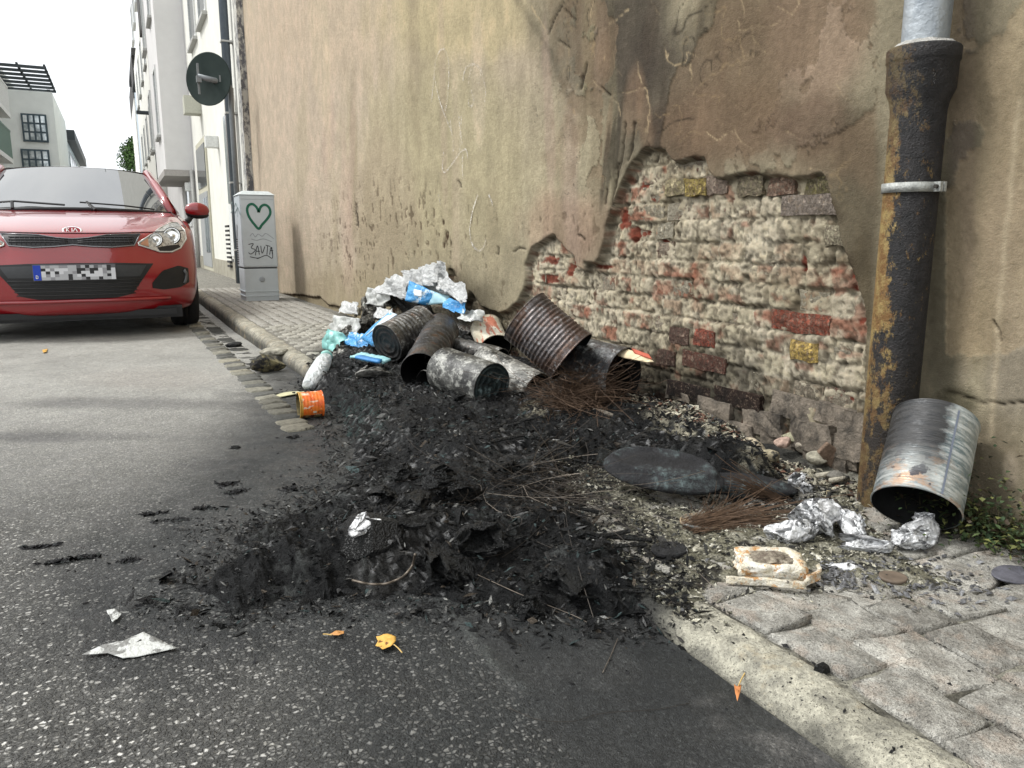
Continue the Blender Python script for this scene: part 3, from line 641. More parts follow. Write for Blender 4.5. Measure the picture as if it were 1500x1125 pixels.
# big slabs in front, outlines read on the pavement plane
pm = M('slab_granite', .8, 0, .3); oc = pm.objcol(); q1 = pm.noise(14, 6, .72, .35, .65); q3 = pm.noise(130, 4, .72, .3, .7); q4 = pm.noise(420, 2, .6, .3, .7)
pc = pm.mix(.8, oc, pm.mix(q1, (.24, .23, .22), (.78, .78, .78)), 'OVERLAY'); pc = pm.mix(.45, pc, pm.mix(q3, (.2, .2, .2), (.8, .8, .8)), 'OVERLAY'); pc = pm.mix(pm.math('MULTIPLY', pm.noise(20, 4, .6, .52, .64), .35), pc, (.42, .33, .26)); pc = pm.mix(.5, pc, pm.mix(q4, (.15, .15, .15), (.85, .85, .85)), 'OVERLAY')
pc = pm.mix(pm.math('MULTIPLY', pm.noise(11, 6, .75, .54, .68), .55), pc, (.10, .095, .08)); pc = pm.mix(pm.math('MULTIPLY', pm.noise(340, 2, .5, .61, .66), .6), pc, (.02, .02, .02))
pm.color(pc); pm.bump(q1, .010, .8); pm.bump(q3, .0016, .8); pm.bump(q4, .001, .8); SLAB = pm.m
rs_ = random.Random(12); SL = []
xe_ = [KX+KW+.006, KX+KW+.115, KX+KW+.235, KX+KW+.35, KX+KW+.475, KX+KW+.59, KX+KW+.71, WX+.02]
for a_ in range(7):
    yq = .22+rs_.uniform(0, .12)
    while yq < 1.5:
        Ln = rs_.uniform(.11, .17); sk = rs_.uniform(-.004, .012)
        SL.append([(xe_[a_]+rs_.gauss(0, .004), yq+sk), (xe_[a_+1]-.006+rs_.gauss(0, .004), yq-sk+rs_.gauss(0, .005)), (xe_[a_+1]-.006+rs_.gauss(0, .004), yq+Ln-.008-sk+rs_.gauss(0, .005)), (xe_[a_]+rs_.gauss(0, .004), yq+Ln-.008+sk)]); yq += Ln
for i, L in enumerate(SL):
    w0 = [np.array(q_) for q_ in L]; pts = []
    for a_, b_ in zip(w0, w0[1:]+w0[:1]):
        k = max(1, int(np.linalg.norm(b_-a_)/.05))
        for q in range(k): pts.append(a_+(b_-a_)*q/k)
    pts = np.array(pts)+RNG.normal(0, .003, (len(pts), 2)); cen = pts.mean(0)
    pts = cen+(pts-cen)*1.0
    me = slabmesh('paving_slab', pts-cen, .05, .006, SLAB, .003, i)
    o = link('paving_slab', me, None, pav, (cen[0], cen[1], KH+.004+random.gauss(0, .0018)), (random.gauss(0, .022), random.gauss(0, .022), 0))
    g = random.uniform(.72, 1.15); o.color = (.37*g, .36*g, .325*g, 1)
# small cobbles farther along
CV = [slabmesh('cobble', rrect(.088, .078, .006, 40+s, 1), .03, .010, SETT, .0015, s) for s in range(6)]
y = 2.95; rws = 0; xin = KX+KW+.05
while y < 6.25:
    x = xin+(.045 if rws % 2 else 0)
    while x < WX-.03:
        P_ = np.array([x, y]); d = sdf(np.array(x), np.array(y), HEAPP)
        if d > -.12:
            if cnt < 10000:
                o = link('cobble', random.choice(CV), None, pav); o.location = (x+random.gauss(0, .004), y+random.gauss(0, .004), KH+.003+random.gauss(0, .0015)); o.rotation_euler = (random.gauss(0, .02), random.gauss(0, .02), random.gauss(0, .15))
                g = random.uniform(.75, 1.2)*(.5 if d < .06 else 1); o.color = (.35*g, .335*g, .29*g, 1)
        x += .097
    y += .089*1.02; rws += 1
# farther cobbles: one joined piece
V, Fc = [], []
y = 6.28
base = [np.array([v.co[:] for v in m_.vertices]) for m_ in CV]; bf = [[tuple(p.vertices) for p in m_.polygons] for m_ in CV]
while y < 11.4:
    x = xin
    while x < WX-.03:
        k = random.randrange(6); b = len(V); V += [tuple(p) for p in base[k]+[x, y, KH+.003+random.gauss(0, .0015)]]; Fc += [tuple(b+i for i in q) for q in bf[k]]
        x += .097
    y += .091
o = link('far_cobbles', mk('far_cobbles', V, Fc, True), SETT, pav); o['kind'] = 'stuff'; o.color = (.34, .325, .29, 1)
# ================================================================== burnt heap
def B_(x, y, z, h, rx, ry): p = G(x, y, z+.06); return (p[0], p[1], h, rx, ry)
BL = [B_(640,770,.05,.045,.20,.15), B_(540,800,.05,.05,.16,.10), B_(400,835,.03,.045,.14,.07), B_(720,680,.05,.05,.25,.3), B_(640,690,.08,.05,.14,.14), B_(760,800,.04,.04,.16,.12), B_(880,850,.04,.03,.14,.08),
 B_(1000,660,.15,.07,.20,.22), B_(1085,650,.15,.05,.14,.15), B_(880,610,.1,.04,.2,.3), B_(640,600,.08,.04,.3,.3), B_(560,520,.1,.06,.2,.3), (1.5, 4.0, .20, .22, .45), (1.35, 3.4, .03, .25, .3), (1.65, 3.2, .06, .2, .5), (1.6, 2.6, .04, .2, .3), (1.7, 2.0, .05, .1, .4), (1.62, 4.35, .08, .16, .3)]
def base_h(x, y): return RZ(y)+(KH-RZ(y))*sst(KX-.02, KX+.03, x)
def bumps(x, y):
    r = 0
    for cx, cy, h, rx, ry in BL: r = r+h*np.exp(-(((x-cx)/rx)**2+((y-cy)/ry)**2))
    return r
def heap_top(x, y):
    d = sdf(np.array(x), np.array(y), HEAPP)
    m = float(1-sst(-.12, .01, d)); return float(base_h(x, y))+m*(.012+float(bumps(x, y)))
xh = np.arange(-.35, WX+.03, .0062); yh = [.85]
while yh[-1] < 5.2: yh.append(yh[-1]+max(.0058, .0032*yh[-1]))
Xh, Yh = np.meshgrid(xh, yh, indexing='ij'); Ph = np.stack([Xh, Yh, 0*Xh], -1)
n1 = fbm(Ph*[5, 5, 0], 4, 91); n2 = ridge(Ph*[17, 14, 0], 4, 92); n3 = ridge(Ph*[48, 40, 0], 3, 93); n4 = fbm(Ph*[110, 110, 0], 2, 94)
d = sdf(Xh+.07*n1+.012*n2, Yh+.07*n1+.012*n2, HEAPP)
m = 1-sst(-.13, .015, d)
hbn = base_h(Xh, Yh); slope = sst(-.01, -.15, d); hb = RZ(Yh)+(KH-RZ(Yh))*np.maximum(sst(KX-.10, KX+.005, Xh)*slope, sst(KX-.004, KX+.01, Xh))
dd = sdf(Xh+.06*n1, Yh+.06*n1, DUSTP); md = (1-sst(-.08, .06, dd))*(Xh > KX+.03)
H = hb-.03+m*(.036+bumps(Xh, Yh)*(1+.25*n1)+.024*np.maximum(n2, -.3)+.010*n3+.005*n4+.02*np.maximum(fbm(Ph*[9, 7, 0]+4, 3, 101), 0))
Hd = hbn-.012+md*(.018+.008*n2+.004*n3+.003*n4)
heapsurf = np.where(m > .03, np.maximum(H, Hd), Hd)
isd = (Hd > H)|(m < .03)
Ph[..., 2] = heapsurf
ux, uy = PX(Ph)
c = np.empty(Xh.shape+(3,)); c[:] = (.0075, .008, .0085)
c *= (1+.5*n4+.35*n1)[..., None]
t = sst(.05, .4, fbm(Ph*[7, 7, 0]+7, 4, 95))[..., None]*.7; c = c*(1-t)+np.array([.028, .027, .025])*t
t = (sst(.12, .42, fbm(Ph*[13, 13, 0]+17, 4, 195))*sst(-.1, .3, n4+n3*.3))[..., None]*.7; c = c*(1-t)+np.array([.075, .08, .077])*t
t = (sst(.30, .55, fbm(Ph*[70, 70, 0], 2, 96))*sst(-.1, .3, fbm(Ph*[4, 4, 0], 2, 97)))[..., None]; c = c*(1-t*.8)+np.array([.30, .30, .30])*t*.8
t = ((1-sst(.5, 1., np.hypot((ux-515)/70, (uy-610)/45)+.3*n1))*sst(0, .4, n4))[..., None]*.5; c = c*(1-t)+np.array([.07, .13, .12])*t
pale = (1-sst(.6, 1.1, np.hypot((ux-1010)/75, (uy-612)/32)+.4*n1))+(1-sst(.6, 1.1, np.hypot((ux-1130)/55, (uy-668)/30)+.4*n1))+(1-sst(.6, 1.1, np.hypot((ux-790)/30, (uy-600)/16)+.4*n1))
t = (np.clip(pale, 0, 1)*sst(-.15, .12, fbm(Ph*[40, 40, 0]+2, 3, 98)))[..., None]; c = c*(1-t*.9)+np.array([.40, .37, .28])*t*.9
cd_ = np.empty_like(c); cd_[:] = (.19, .18, .13); cd_ *= (1+.45*n2+.5*n4)[..., None]
t = sst(.05, .3, fbm(Ph*[30, 30, 0]+5, 3, 99))[..., None]; cd_ = cd_*(1-t)+np.array([.035, .033, .030])*t
t = sst(.10, .35, fbm(Ph*[45, 45, 0]+9, 3, 100))[..., None]*.8; cd_ = cd_*(1-t)+np.array([.46, .44, .35])*t
t = (1-sst(-.05, .12, d))[..., None]*.8; cd_ = cd_*(1-t)+np.array([.03, .03, .03])*t
c = np.where(isd[..., None], cd_, c)
hm = M('charred_debris', .6, 0, .22); a = hm.attr(); k1 = hm.noise(190, 4, .7, .3, .7); k2 = hm.noise(60, 5, .75, .3, .7)
cc = hm.mix(.8, a.outputs['Color'], hm.mix(k1, (.1, .1, .1), (.9, .9, .9)), 'OVERLAY'); hm.color(cc); hm.rough(k2, .28, .85); hm.bump(k2, .010, .9); hm.bump(k1, .004, .9); CHAR = hm.m
keep = ((m > .02) | (md > .12))[:-1, :-1]
hp = grid('burnt_debris', Ph, CHAR, None, np.clip(c, .003, .7), smooth=False, keep=keep, flip=True)
tag(hp, 'heap of wet black burnt debris spread from the road over the kerb to the wall', 'debris', kind='stuff')
from bisect import bisect
def surf(x, y):
    i = min(max(int((x-xh[0])/.0062), 0), len(xh)-1); j = min(max(bisect(yh, y)-1, 0), len(yh)-1)
    return max(heapsurf[i, j], KH if x > KX+.02 else float(RZ(y)))
# char flakes and sticks lying over the heap, one joined mass
_dH = np.asarray(d); _dD = np.asarray(sdf(Xh, Yh, DUSTP)); _d0 = sdf(Xh, Yh, HEAPP)
def lk_(A, x, y):
    i = min(max(int((x-xh[0])/.0062), 0), len(xh)-1); j = min(max(bisect(yh, y)-1, 0), len(yh)-1); return float(A[i, j])
def flakes(name, n, sampler, size, cols_, mat, lab, seed, lift=.006, elong=(1, 3.5), cat='debris'):
    r = np.random.default_rng(seed); V = []; Fc = []; Cc = []
    k = 0; tries = 0
    while k < n and tries < n*6:
        tries += 1; s_ = sampler(r)
        if s_ is None: continue
        x, y = s_; z = surf(x, y)+abs(r.normal(0, lift))
        s = size*math.exp(np.clip(r.normal(0, .45), -1, .9)); e = r.uniform(*elong); th = r.uniform(0, math.pi*2)
        a = np.array([math.cos(th), math.sin(th), r.normal(0, .35)]); u = np.array([-math.sin(th), math.cos(th), r.normal(0, .5)])
        w = np.array([0, 0, 1.])*s*r.uniform(.1, .5)
        a = a*s*e*.6; u = u*s*.5; p = np.array([x, y, z]); b = len(V)
        V += [p-a, p+u*r.uniform(.5, 1.2)+w*r.uniform(-1, 1.), p+a, p-u*r.uniform(.5, 1.2)+w*r.uniform(-1, 1.), p+w+u*r.uniform(-.3, .3)+a*r.uniform(-.3, .3)]
        Fc += [(b, b+1, b+4), (b+1, b+2, b+4), (b+2, b+3, b+4), (b+3, b, b+4)]
        cc = np.array(cols_[r.integers(len(cols_))])*r.uniform(.6, 1.4); Cc += [cc]*5; k += 1
    o = link(name, mk(name, np.array(V), np.array(Fc), False, np.array(Cc)), mat); return tag(o, lab, cat, kind='stuff')
hx0, hx1 = -.3, WX-.02
def smp_heap(r):
    y = .9+3.6*r.random()**1.8; x = r.uniform(hx0, hx1); d = lk_(_d0, x, y)
    return (x, y) if d < .03+abs(r.normal(0, .03)) else None
def smp_halo(r):
    y = .8+2.6*r.random()**1.3; x = r.uniform(-.8, WX-.05); d = lk_(_d0, x, y)
    return (x, y) if 0 < d < abs(r.normal(0, .13)) else None
def smp_dust(r):
    y = r.uniform(.85, 1.9); x = r.uniform(.85, 1.74); d = lk_(_dD, x, y)
    return (x, y) if d < .02+abs(r.normal(0, .03)) else None
ch2 = M('char_flake', .55, 0, .2); a = ch2.attr(); ch2.color(ch2.mix(.7, a.outputs['Color'], ch2.mix(ch2.noise(300, 3, .6, .3, .7), (.15, .15, .15), (.85, .85, .85)), 'OVERLAY')); ch2.bump(ch2.noise(250, 3), .002); FLK = ch2.m
DARK = [(.05, .048, .044), (.035, .034, .032)]+[(.006, .0065, .007)]*12+[(.014, .014, .014)]*4+[(.05, .04, .03)]+[(.09, .09, .09)]+[(.04, .06, .06)]
flakes('char_flakes', 26000, smp_heap, .0043, DARK+[(.20, .20, .19)], FLK, 'black charred flakes and splinters covering the burnt heap', 1)
flakes('charred_chunks', 700, smp_heap, .0115, DARK, FLK, 'larger charred chunks and scraps in the burnt heap', 2, .010, (1, 3))
flakes('scattered_cinders', 3200, smp_halo, .0042, [(.018, .018, .019)]*6+[(.05, .05, .05)], FLK, 'fine black cinders scattered round the edge of the heap', 3, .001, (1, 2))
flakes('grey_crumbs', 7000, smp_dust, .0042, [(.30, .29, .22), (.42, .40, .32), (.2, .19, .15), (.05, .05, .045), (.03, .03, .03), (.5, .48, .40)], FLK, 'grey green crumbs and dust on the pavement near the white tray', 4, .002, (1, 2.2))
def smp_front(r):
    x, y = G(r.uniform(900, 1500), r.uniform(860, 1125), KH)[:2]; return (x, y) if x > KX+.01 else None
flakes('pavement_grit', 420, smp_front, .0026, [(.02, .02, .02)], FLK, 'small black grit on the granite slabs', 5, .0005, (1, 1.6))
def smp_foot(r):
    y = r.uniform(1.0, 2.6); return (WX-.02-abs(r.normal(0, .06)), y)
flakes('wall_foot_crumbs', 3200, smp_foot, .009, [(.36, .33, .25), (.1, .09, .08), (.03, .03, .03), (.45, .42, .33), (.18, .1, .07), (.4, .37, .28)], FLK, 'crumbled plaster and brick bits along the foot of the wall', 6, .006, (1, 2))
# ---- wires
def wires(name, lab, n, cen, spread, length, mat, seed, dirn=None, dspread=.6, curl=.5, r0=.0006, lift=.28, up=.08):
    r = np.random.default_rng(seed); mb = MB()
    for i in range(n):
        p = np.array([cen[0]+r.normal(0, spread[0]), cen[1]+r.normal(0, spread[1]), 0.]); p[2] = surf(p[0], p[1])+.004+abs(r.normal(0, spread[2]))
        th = r.uniform(0, 2*math.pi) if dirn is None else dirn+r.normal(0, dspread)
        dvec = np.array([math.cos(th), math.sin(th), r.normal(up, lift)]); L = length*math.exp(r.normal(0, .35)); k = 7; pts = []
        cv = r.normal(0, curl); cz = r.normal(-.25, .25)
        for q in range(k):
            pts.append(p.copy()); a = cv/k; ca, sa = math.cos(a), math.sin(a)
            dvec = np.array([dvec[0]*ca-dvec[1]*sa, dvec[0]*sa+dvec[1]*ca, dvec[2]+cz/k]); p = p+dvec*L/k
            if p[0] > WX-.01: p[0] = WX-.01
            p[2] = max(p[2], surf(p[0], p[1])+.001)
        mb.tube(pts, r0*r.uniform(.7, 1.2), 3, False)
    return tag(mb.build(name, mat), lab, 'wire', 'tangles of thin rusty wire', kind='stuff')
wm = flat('rusty_wire', (.11, .07, .045), .7, .3, .4, .5, 60); wd = flat('burnt_wire', (.035, .028, .022), .55, .5, .5, .5, 60); wl_ = flat('pale_wire', (.15, .125, .10), .5, .5, .5, .3, 60)
p = G(850, 615, .12); wires('wire_tangle', 'rust brown nest of fine wires in front of the open cans', 900, (p[0], p[1], .14), (.055, .045, .045), .16, wm, 11, curl=2.4, r0=.0007, up=.2, lift=.4)
p = G(885, 570, .2); wires('wire_tangle', 'thin wires standing up into the mouth of the large open can', 90, (p[0], p[1], .2), (.03, .03, .03), .17, wm, 12, dirn=0, dspread=.9, curl=.6)
p = G(790, 610, .1); wires('wire_tangle', 'sparse wires hanging before the pale can mouth', 70, (p[0], p[1], .12), (.05, .05, .03), .22, wd, 13, curl=1)
p = G(800, 755, .10); wires('wire_tangle', 'dark net of crossing wires on the front of the burnt heap', 190, (p[0], p[1], .07), (.09, .08, .02), .26, wd, 14, curl=1.2)
p = G(790, 740, .10); wires('wire_tangle', 'few lighter wire strands over the burnt heap', 40, (p[0], p[1], .09), (.12, .08, .02), .24, wl_, 15, curl=1.4)
p = G(1015, 775, .13); q_ = G(1150, 722, .15); ang_ = math.atan2(q_[1]-p[1], q_[0]-p[0]); wires('wire_tangle', 'rusty sheaf of wires beside the grey lid and white tray', 330, (p[0]+.02, p[1]+.01, .145), (.018, .014, .008), .26, wm, 16, dirn=ang_, dspread=.16, curl=.5, r0=.0007, up=.03, lift=.06)
p = G(1150, 710, .16); wires('wire_tangle', 'short upright rusty bundle of wires near the rubble', 90, (p[0], p[1], .14), (.006, .006, .004), .11, wm, 17, dirn=math.radians(150), dspread=.15, curl=.2, r0=.0009, up=.5, lift=.1)
def wire1(name, lab, pts, r, mat, z=.004):
    P_ = []
    for i in range(len(pts)-1):
        for t in np.linspace(0, 1, 6, endpoint=False): P_.append(np.array(pts[i])*(1-t)+np.array(pts[i+1])*t)
    P_.append(np.array(pts[-1])); W_ = []
    for x, y in P_:
        g = G(x, y, .08); g = G(x, y, surf(g[0], g[1])+z); g[2] = max(g[2], surf(g[0], g[1])+z*.5); W_.append(g)
    for _ in range(3): W_ = [W_[0]]+[(W_[i-1]+W_[i]*2+W_[i+1])/4 for i in range(1, len(W_)-1)]+[W_[-1]]
    tag(MB().tube(W_, r, 6).build(name, mat, smooth=True), lab, 'wire')
wire1('bent_wire', 'thick pale wire bent in an arc below the black lump', [(608,812),(604,830),(590,846),(565,856),(540,856),(516,850)], .0025, wl_)
wire1('bent_wire', 'long hair thin wire lying over the sooty asphalt near the kerb', [(740,1035),(790,1056),(840,1058),(880,1044),(960,1040),(1010,1030)], .0004, wd)
wire1('bent_wire', 'straight hair thin wire end pointing down the sooty asphalt', [(905,935),(895,960),(883,985)], .0007, wl_)
wire1('bent_wire', 'thin wire trailing from the burnt heap towards the camera', [(700,842),(760,870),(850,905),(880,925)], .0008, wl_)
# ---- tin cans
def canmat(name, c1, c2, c3, ash=.55, ashc=(.5, .5, .47), rust=.6, metal=.75, r=(.32, .65)):
    m_ = M(name, .45, metal, .5).local(); a_ = m_.noise(7, 6, .7, .38, .62); b_ = m_.noise(22, 6, .75, .42, .6); d_ = m_.noise(90, 4, .7, .35, .65)
    c_ = m_.mix(a_, c1, c2); c_ = m_.mix(m_.math('MULTIPLY', m_.noise(12, 5, .7, rust-.06, rust+.04), .85), c_, c3)
    asf = m_.math('MULTIPLY', m_.noise(26, 6, .78, ash-.02, ash+.07), .9); c_ = m_.mix(asf, c_, ashc); c_ = m_.mix(.6, c_, m_.mix(d_, (.2, .2, .2), (.8, .8, .8)), 'OVERLAY')
    m_.color(c_); m_.metal(m_.math('MULTIPLY', m_.math('SUBTRACT', 1., asf), metal)); m_.rough(b_, *r); m_.bump(b_, .0012, .8); m_.bump(d_, .0006, .8); return m_.m
BLACKC = canmat('burnt_tin', (.035, .034, .034), (.10, .097, .095), (.10, .06, .04), .66, (.30, .30, .29))
GREYC = canmat('greyed_tin', (.06, .058, .055), (.19, .185, .175), (.10, .065, .045), .57, (.34, .34, .32))
RUSTC = canmat('purple_rust_tin', (.10, .088, .085), (.235, .215, .215), (.12, .075, .055), .58, (.34, .36, .37), .52, .75, (.3, .6))
ASHC = canmat('ash_coated_tin', (.018, .018, .018), (.12, .12, .112), (.05, .04, .035), .52, (.34, .34, .31), .7, .3)
INNER = flat('sooty_tin_inside', (.018, .018, .018), .5, .4, .4, .5, 20)
ENDM = canmat('burnt_tin_end', (.022, .022, .023), (.05, .05, .05), (.05, .035, .03), .70, (.2, .24, .24))
ENDT = canmat('teal_tin_end', (.03, .04, .042), (.07, .10, .10), (.05, .045, .04), .58, (.25, .33, .33), .7, .5)
def can(label, a, b, r, mat, ribs=9, open_='a', dent=.0, endm=None, seed=0, name='tin_can', group=None, ribd=.0022, ribspan=(.14, .86), cat='tin can'):
    """a, b: end centres in world space; open_: which ends are open"""
    a, b = np.array(a), np.array(b); L = float(np.linalg.norm(b-a))
    t = thing(name, label, cat, tuple(a), zalign(a, b), group)
    hs = []; n = 96; out = []
    for i in range(n+1):
        h = L*i/n; f = i/n; rr = r
        if ribs and ribspan[0] < f < ribspan[1]: rr = r-ribd*(.5-.5*math.cos(2*math.pi*(f-ribspan[0])/(ribspan[1]-ribspan[0])*ribs))
        out.append((rr, h))
    prof = [(r-.001, -.0005), (r+.0018, 0.0), (r+.0022, .002), (r+.0012, .004)]+out[2:-2]+[(r+.0012, L-.004), (r+.0022, L-.002), (r+.0018, L), (r-.001, L+.0005)]
    def dentf(V):
        if dent:
            q = V/np.array([r, r, r])*.8+seed*7.7; w = fbm(q, 2, seed); V[:, :2] *= (1+dent*w)[:, None]
            V[:, 0] += dent*r*.6*np.sin(V[:, 2]/L*3+seed); 
        return V
    V, Fc = lathe(prof, 64); link('body', mk('can_body', dentf(V), Fc, True), mat, t)
    inn = [(r-.0012, 0)]+[(q-.0014, h) for q, h in out[1:-1:2]]+[(r-.0012, L)]
    if open_: V, Fc = lathe(inn, 64); link('inner_wall', mk('can_inner', dentf(V), Fc[:, ::-1].copy(), True), INNER, t)
    def end(h, s, nm='end_disc'):
        pr = [(r-.0008, h), (r-.003, h-s*.0), (r*.93, h-s*.004), (r*.86, h-s*.004), (r*.84, h-s*.002), (r*.78, h-s*.002), (r*.76, h-s*.004), (r*.60, h-s*.004), (r*.58, h-s*.0025), (r*.5, h-s*.0025), (r*.48, h-s*.004), (r*.30, h-s*.004), (r*.28, h-s*.003), (r*.2, h-s*.003), (r*.18, h-s*.004), (.0005, h-s*.004)]
        V, Fc = lathe(pr, 64); link(nm, mk('can_end', dentf(V), Fc, True), endm or ENDM, t)
    if 'a' not in open_: end(0, -1)
    if 'b' not in open_: end(L, 1)
    return t
GR = 'burnt food cans in the rubbish pile'
def Gp(q): return G(*q)
def cv(a, right, toward, up, L):
    a = np.array(a, float); h = np.array([a[0], a[1], 0]); h /= np.linalg.norm(h); n = right*np.array([h[1], -h[0], 0])-toward*h+np.array([0, 0, up]); n /= np.linalg.norm(n); return a, a-n*L
PT = canmat('pale_sooty_tin', (.03, .03, .028), (.30, .295, .27), (.08, .06, .05), .52, (.46, .45, .41), .7, .3)
can('grey ribbed burnt can lying topmost left with its black end towards the road', *cv(G(567,503,.27), -.72, .66, -.28, .27), .098, GREYC, 8, 'b', .05, ENDM, 1, group=GR, ribd=.003)
can('black can end half hidden between the topmost left can and the tilted one', *cv(G(604,522,.20), -.72, .68, -.2, .24), .095, BLACKC, 8, 'b', .05, ENDM, 2, group=GR)
can('black ribbed can tilted upright with its mouth pointing down', Gp((616,545,.20)), Gp((646,484,.31)), .090, BLACKC, 7, 'a', .05, ENDM, 3, group=GR, ribd=.004, ribspan=(.15, .7))
can('smooth sooty can stub lying under the tilted black can', Gp((622,566,.14)), Gp((665,560,.14)), .072, GREYC, 0, 'a', .05, ENDM, 4, group=GR)
can('ash speckled can lying in front with greenish ringed end', *cv(G(720,566,.20), .67, .74, -.12, .30), .094, ASHC, 0, 'b', .05, ENDT, 5, group=GR)
can('pale soot stained can lying beside the greenish ended can', *cv(AX(787,572,1.53), .72, .66, -.25, .34), .078, PT, 10, 'a', .05, ENDM, 6, group=GR, ribd=.0012, ribspan=(.5, .95))
can('big purple grey ribbed can standing tilted against the wall', AX(838, 523, 1.46), AX(768, 463, 1.335), .109, RUSTC, 12, 'a', .03, RUSTC, 7, group=GR, ribd=.0034, ribspan=(.10, .92))
can('large can with wide black open mouth lying below the big tilted can', *cv(AX(914, 553, 1.65), .80, .56, -.10, .24), .112, canmat('blued_tin', (.05, .05, .052), (.16, .163, .165), (.08, .055, .045), .54, (.32, .33, .32)), 0, 'a', .05, ENDM, 8, group=GR)
can('small pale grey ribbed can behind the tilted black can', *cv(G(690,497,.22), .6, .4, -.3, .16), .066, GREYC, 9, 'b', .05, GREYC, 9, group=GR)
can('flattened fine ribbed grey can under the cream painted tin', G(735, 524, .22), G(672, 508, .24), .046, GREYC, 22, 'a', .10, ENDM, 10, group=GR, ribd=.0018)
can('inner black ribbed can lodged inside the large open can', *cv(AX(900, 560, 1.62), .3, .9, -.1, .14), .066, BLACKC, 10, 'a', .0, ENDM, 11, group=GR)
# cream tin with red print
crm = M('cream_label', .6, 0, .4).local(); k = crm.noise(9, 5, .7, .42, .6); c_ = crm.mix(k, (.62, .56, .42), (.74, .70, .58)); c_ = crm.mix(crm.math('MULTIPLY', crm.noise(16, 4, .6, .56, .60, (1, 1, .35)), .85), c_, (.50, .12, .06)); c_ = crm.mix(crm.noise(14, 6, .75, .60, .68), c_, (.10, .06, .04)); crm.color(c_); crm.bump(crm.noise(50, 4), .002)
can('cream tin with faded red print leaning at the foot of the wall', G(725, 510, .22), G(712, 480, .31), .083, crm.m, 0, 'a', .05, crm.m, 12, 'paint_tin', None, cat='tin')
# orange can
orm = M('orange_label', .42, 0, .5).local(); v = orm.n.new('ShaderNodeSeparateXYZ'); orm.l.new(orm.space, v.inputs[0])
c_ = orm.mix(orm.noise(40, 4, .6, .4, .6), (.78, .13, .02), (.85, .22, .03)); c_ = orm.mix(orm.math('GREATER_THAN', orm.noise(55, 3, .5, .3, .7, (1, 1, .4)), .72), c_, (.80, .55, .40)); OTOP = c_
c_ = orm.mix(orm.math('LESS_THAN', v.outputs[2], .012), c_, (.55, .30, .05)); c_ = orm.mix(orm.math('MULTIPLY', orm.noise(30, 5, .7, .55, .62), .6), c_, (.16, .06, .03))
low = orm.n.new('ShaderNodeMapRange'); low.inputs[1].default_value = .015; low.inputs[2].default_value = .03; orm.l.new(orm.math('MULTIPLY', v.outputs[0], 1.), low.inputs[0])
orm.color(c_); OR = orm.m
kc_ = can('small open orange labelled can lying on the asphalt by the kerb', G(437, 594, .112), G(472, 591, .112), .0535, OR, 5, 'a', .008, GREYC, 13, group=None, ribd=.0008, cat='can')
INN2 = flat('dull_gold_inside', (.22, .18, .09), .45, .6, .5, .5, 60)
for o in kc_.children:
    if o.name.startswith('inner'): o.data.materials.clear(); o.data.materials.append(INN2)
# dark lower band and white emblem on the label
rot = kc_.rotation_euler.to_matrix()
dz = rot.inverted() @ Vector((0, 0, -1)); ang = math.atan2(dz.y, dz.x)
V = []; Fc = []; n = 20; camd = rot.inverted() @ Vector((-.45, -.9, 0)); a0 = math.atan2(camd.y, camd.x)
def arcpatch(aa, ab, h0, h1, rr, nn=14):
    V = []; Fc = []
    for i in range(nn+1):
        a_ = aa+(ab-aa)*i/nn; V += [(rr*math.cos(a_), rr*math.sin(a_), h0), (rr*math.cos(a_), rr*math.sin(a_), h1)]
        if i: b = 2*i; Fc.append((b-2, b-1, b+1, b))
    return V, Fc
sgn = 1 if ((ang-a0+math.pi) % (2*math.pi)-math.pi) > 0 else -1
mid = a0+sgn*.35
V, Fc = arcpatch(mid+sgn*.35, mid+sgn*1.15, .010, .088, .0547); pm_ = M('label_picture', .5).local(); pm_.color(pm_.mix(pm_.noise(50, 4, .6, .45, .55), (.10, .02, .02), (.30, .22, .10))); link('picture_band', mk('picture_band', V, Fc, True), pm_.m, kc_)
V, Fc = arcpatch(mid+sgn*.75, mid+sgn*1.25, .036, .090, .0551); pm2 = M('label_text', .5).local(); pm2.color(pm2.mix(pm2.math('GREATER_THAN', pm2.noise(120, 2, .5, .3, .7, (1, 1, .5)), .55), (.05, .03, .03), (.55, .52, .45))); link('text_band', mk('text_band', V, Fc, True), pm2.m, kc_)
V, Fc = arcpatch(mid-.02, mid+.16, .050, .064, .0551, 4); link('emblem', mk('emblem', V, Fc, True), flat('emblem_white', (.7, .62, .5)), kc_)
# steel drum at right
bx = M('scorched_zinc', .4, .55, .5).local(); v = bx.n.new('ShaderNodeSeparateXYZ'); bx.l.new(bx.space, v.inputs[0])
w_ = bx.noise(9, 6, .75, .40, .60, (1, 1, 1)); st_ = bx.noise(14, 5, .7, .42, .58, (1, 1, 7.)); c_ = bx.mix(st_, (.20, .27, .30), (.60, .64, .64)); c_ = bx.mix(bx.math('MULTIPLY', w_, .55), c_, (.62, .62, .57)); 
side = bx.n.new('ShaderNodeMapRange'); side.inputs[1].default_value = -.02; side.inputs[2].default_value = .06
DRUMV = v; DRUMS = side
bx.rough(st_, .3, .6); bx.bump(bx.noise(40, 4, .6, .3, .7, (.3, .3, 8)), .0012, .8); ZINC = bx
a_, b_ = np.array([1.548, 1.062, .186]), np.array([1.700, 1.140, .352])
dr = can('upright scorched white and blue steel canister leaning against the wall beside the downpipe', a_, b_, .0925, ZINC.m, 0, 'a', .006, ZINC.m, 21, 'steel_canister', None, cat='canister')
R3 = dr.rotation_euler.to_matrix().inverted()
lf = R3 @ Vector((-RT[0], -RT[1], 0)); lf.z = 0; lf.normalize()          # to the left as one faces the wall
fr = R3 @ Vector((-.82, -.56, 0.1)); fr.z = 0; fr.normalize()
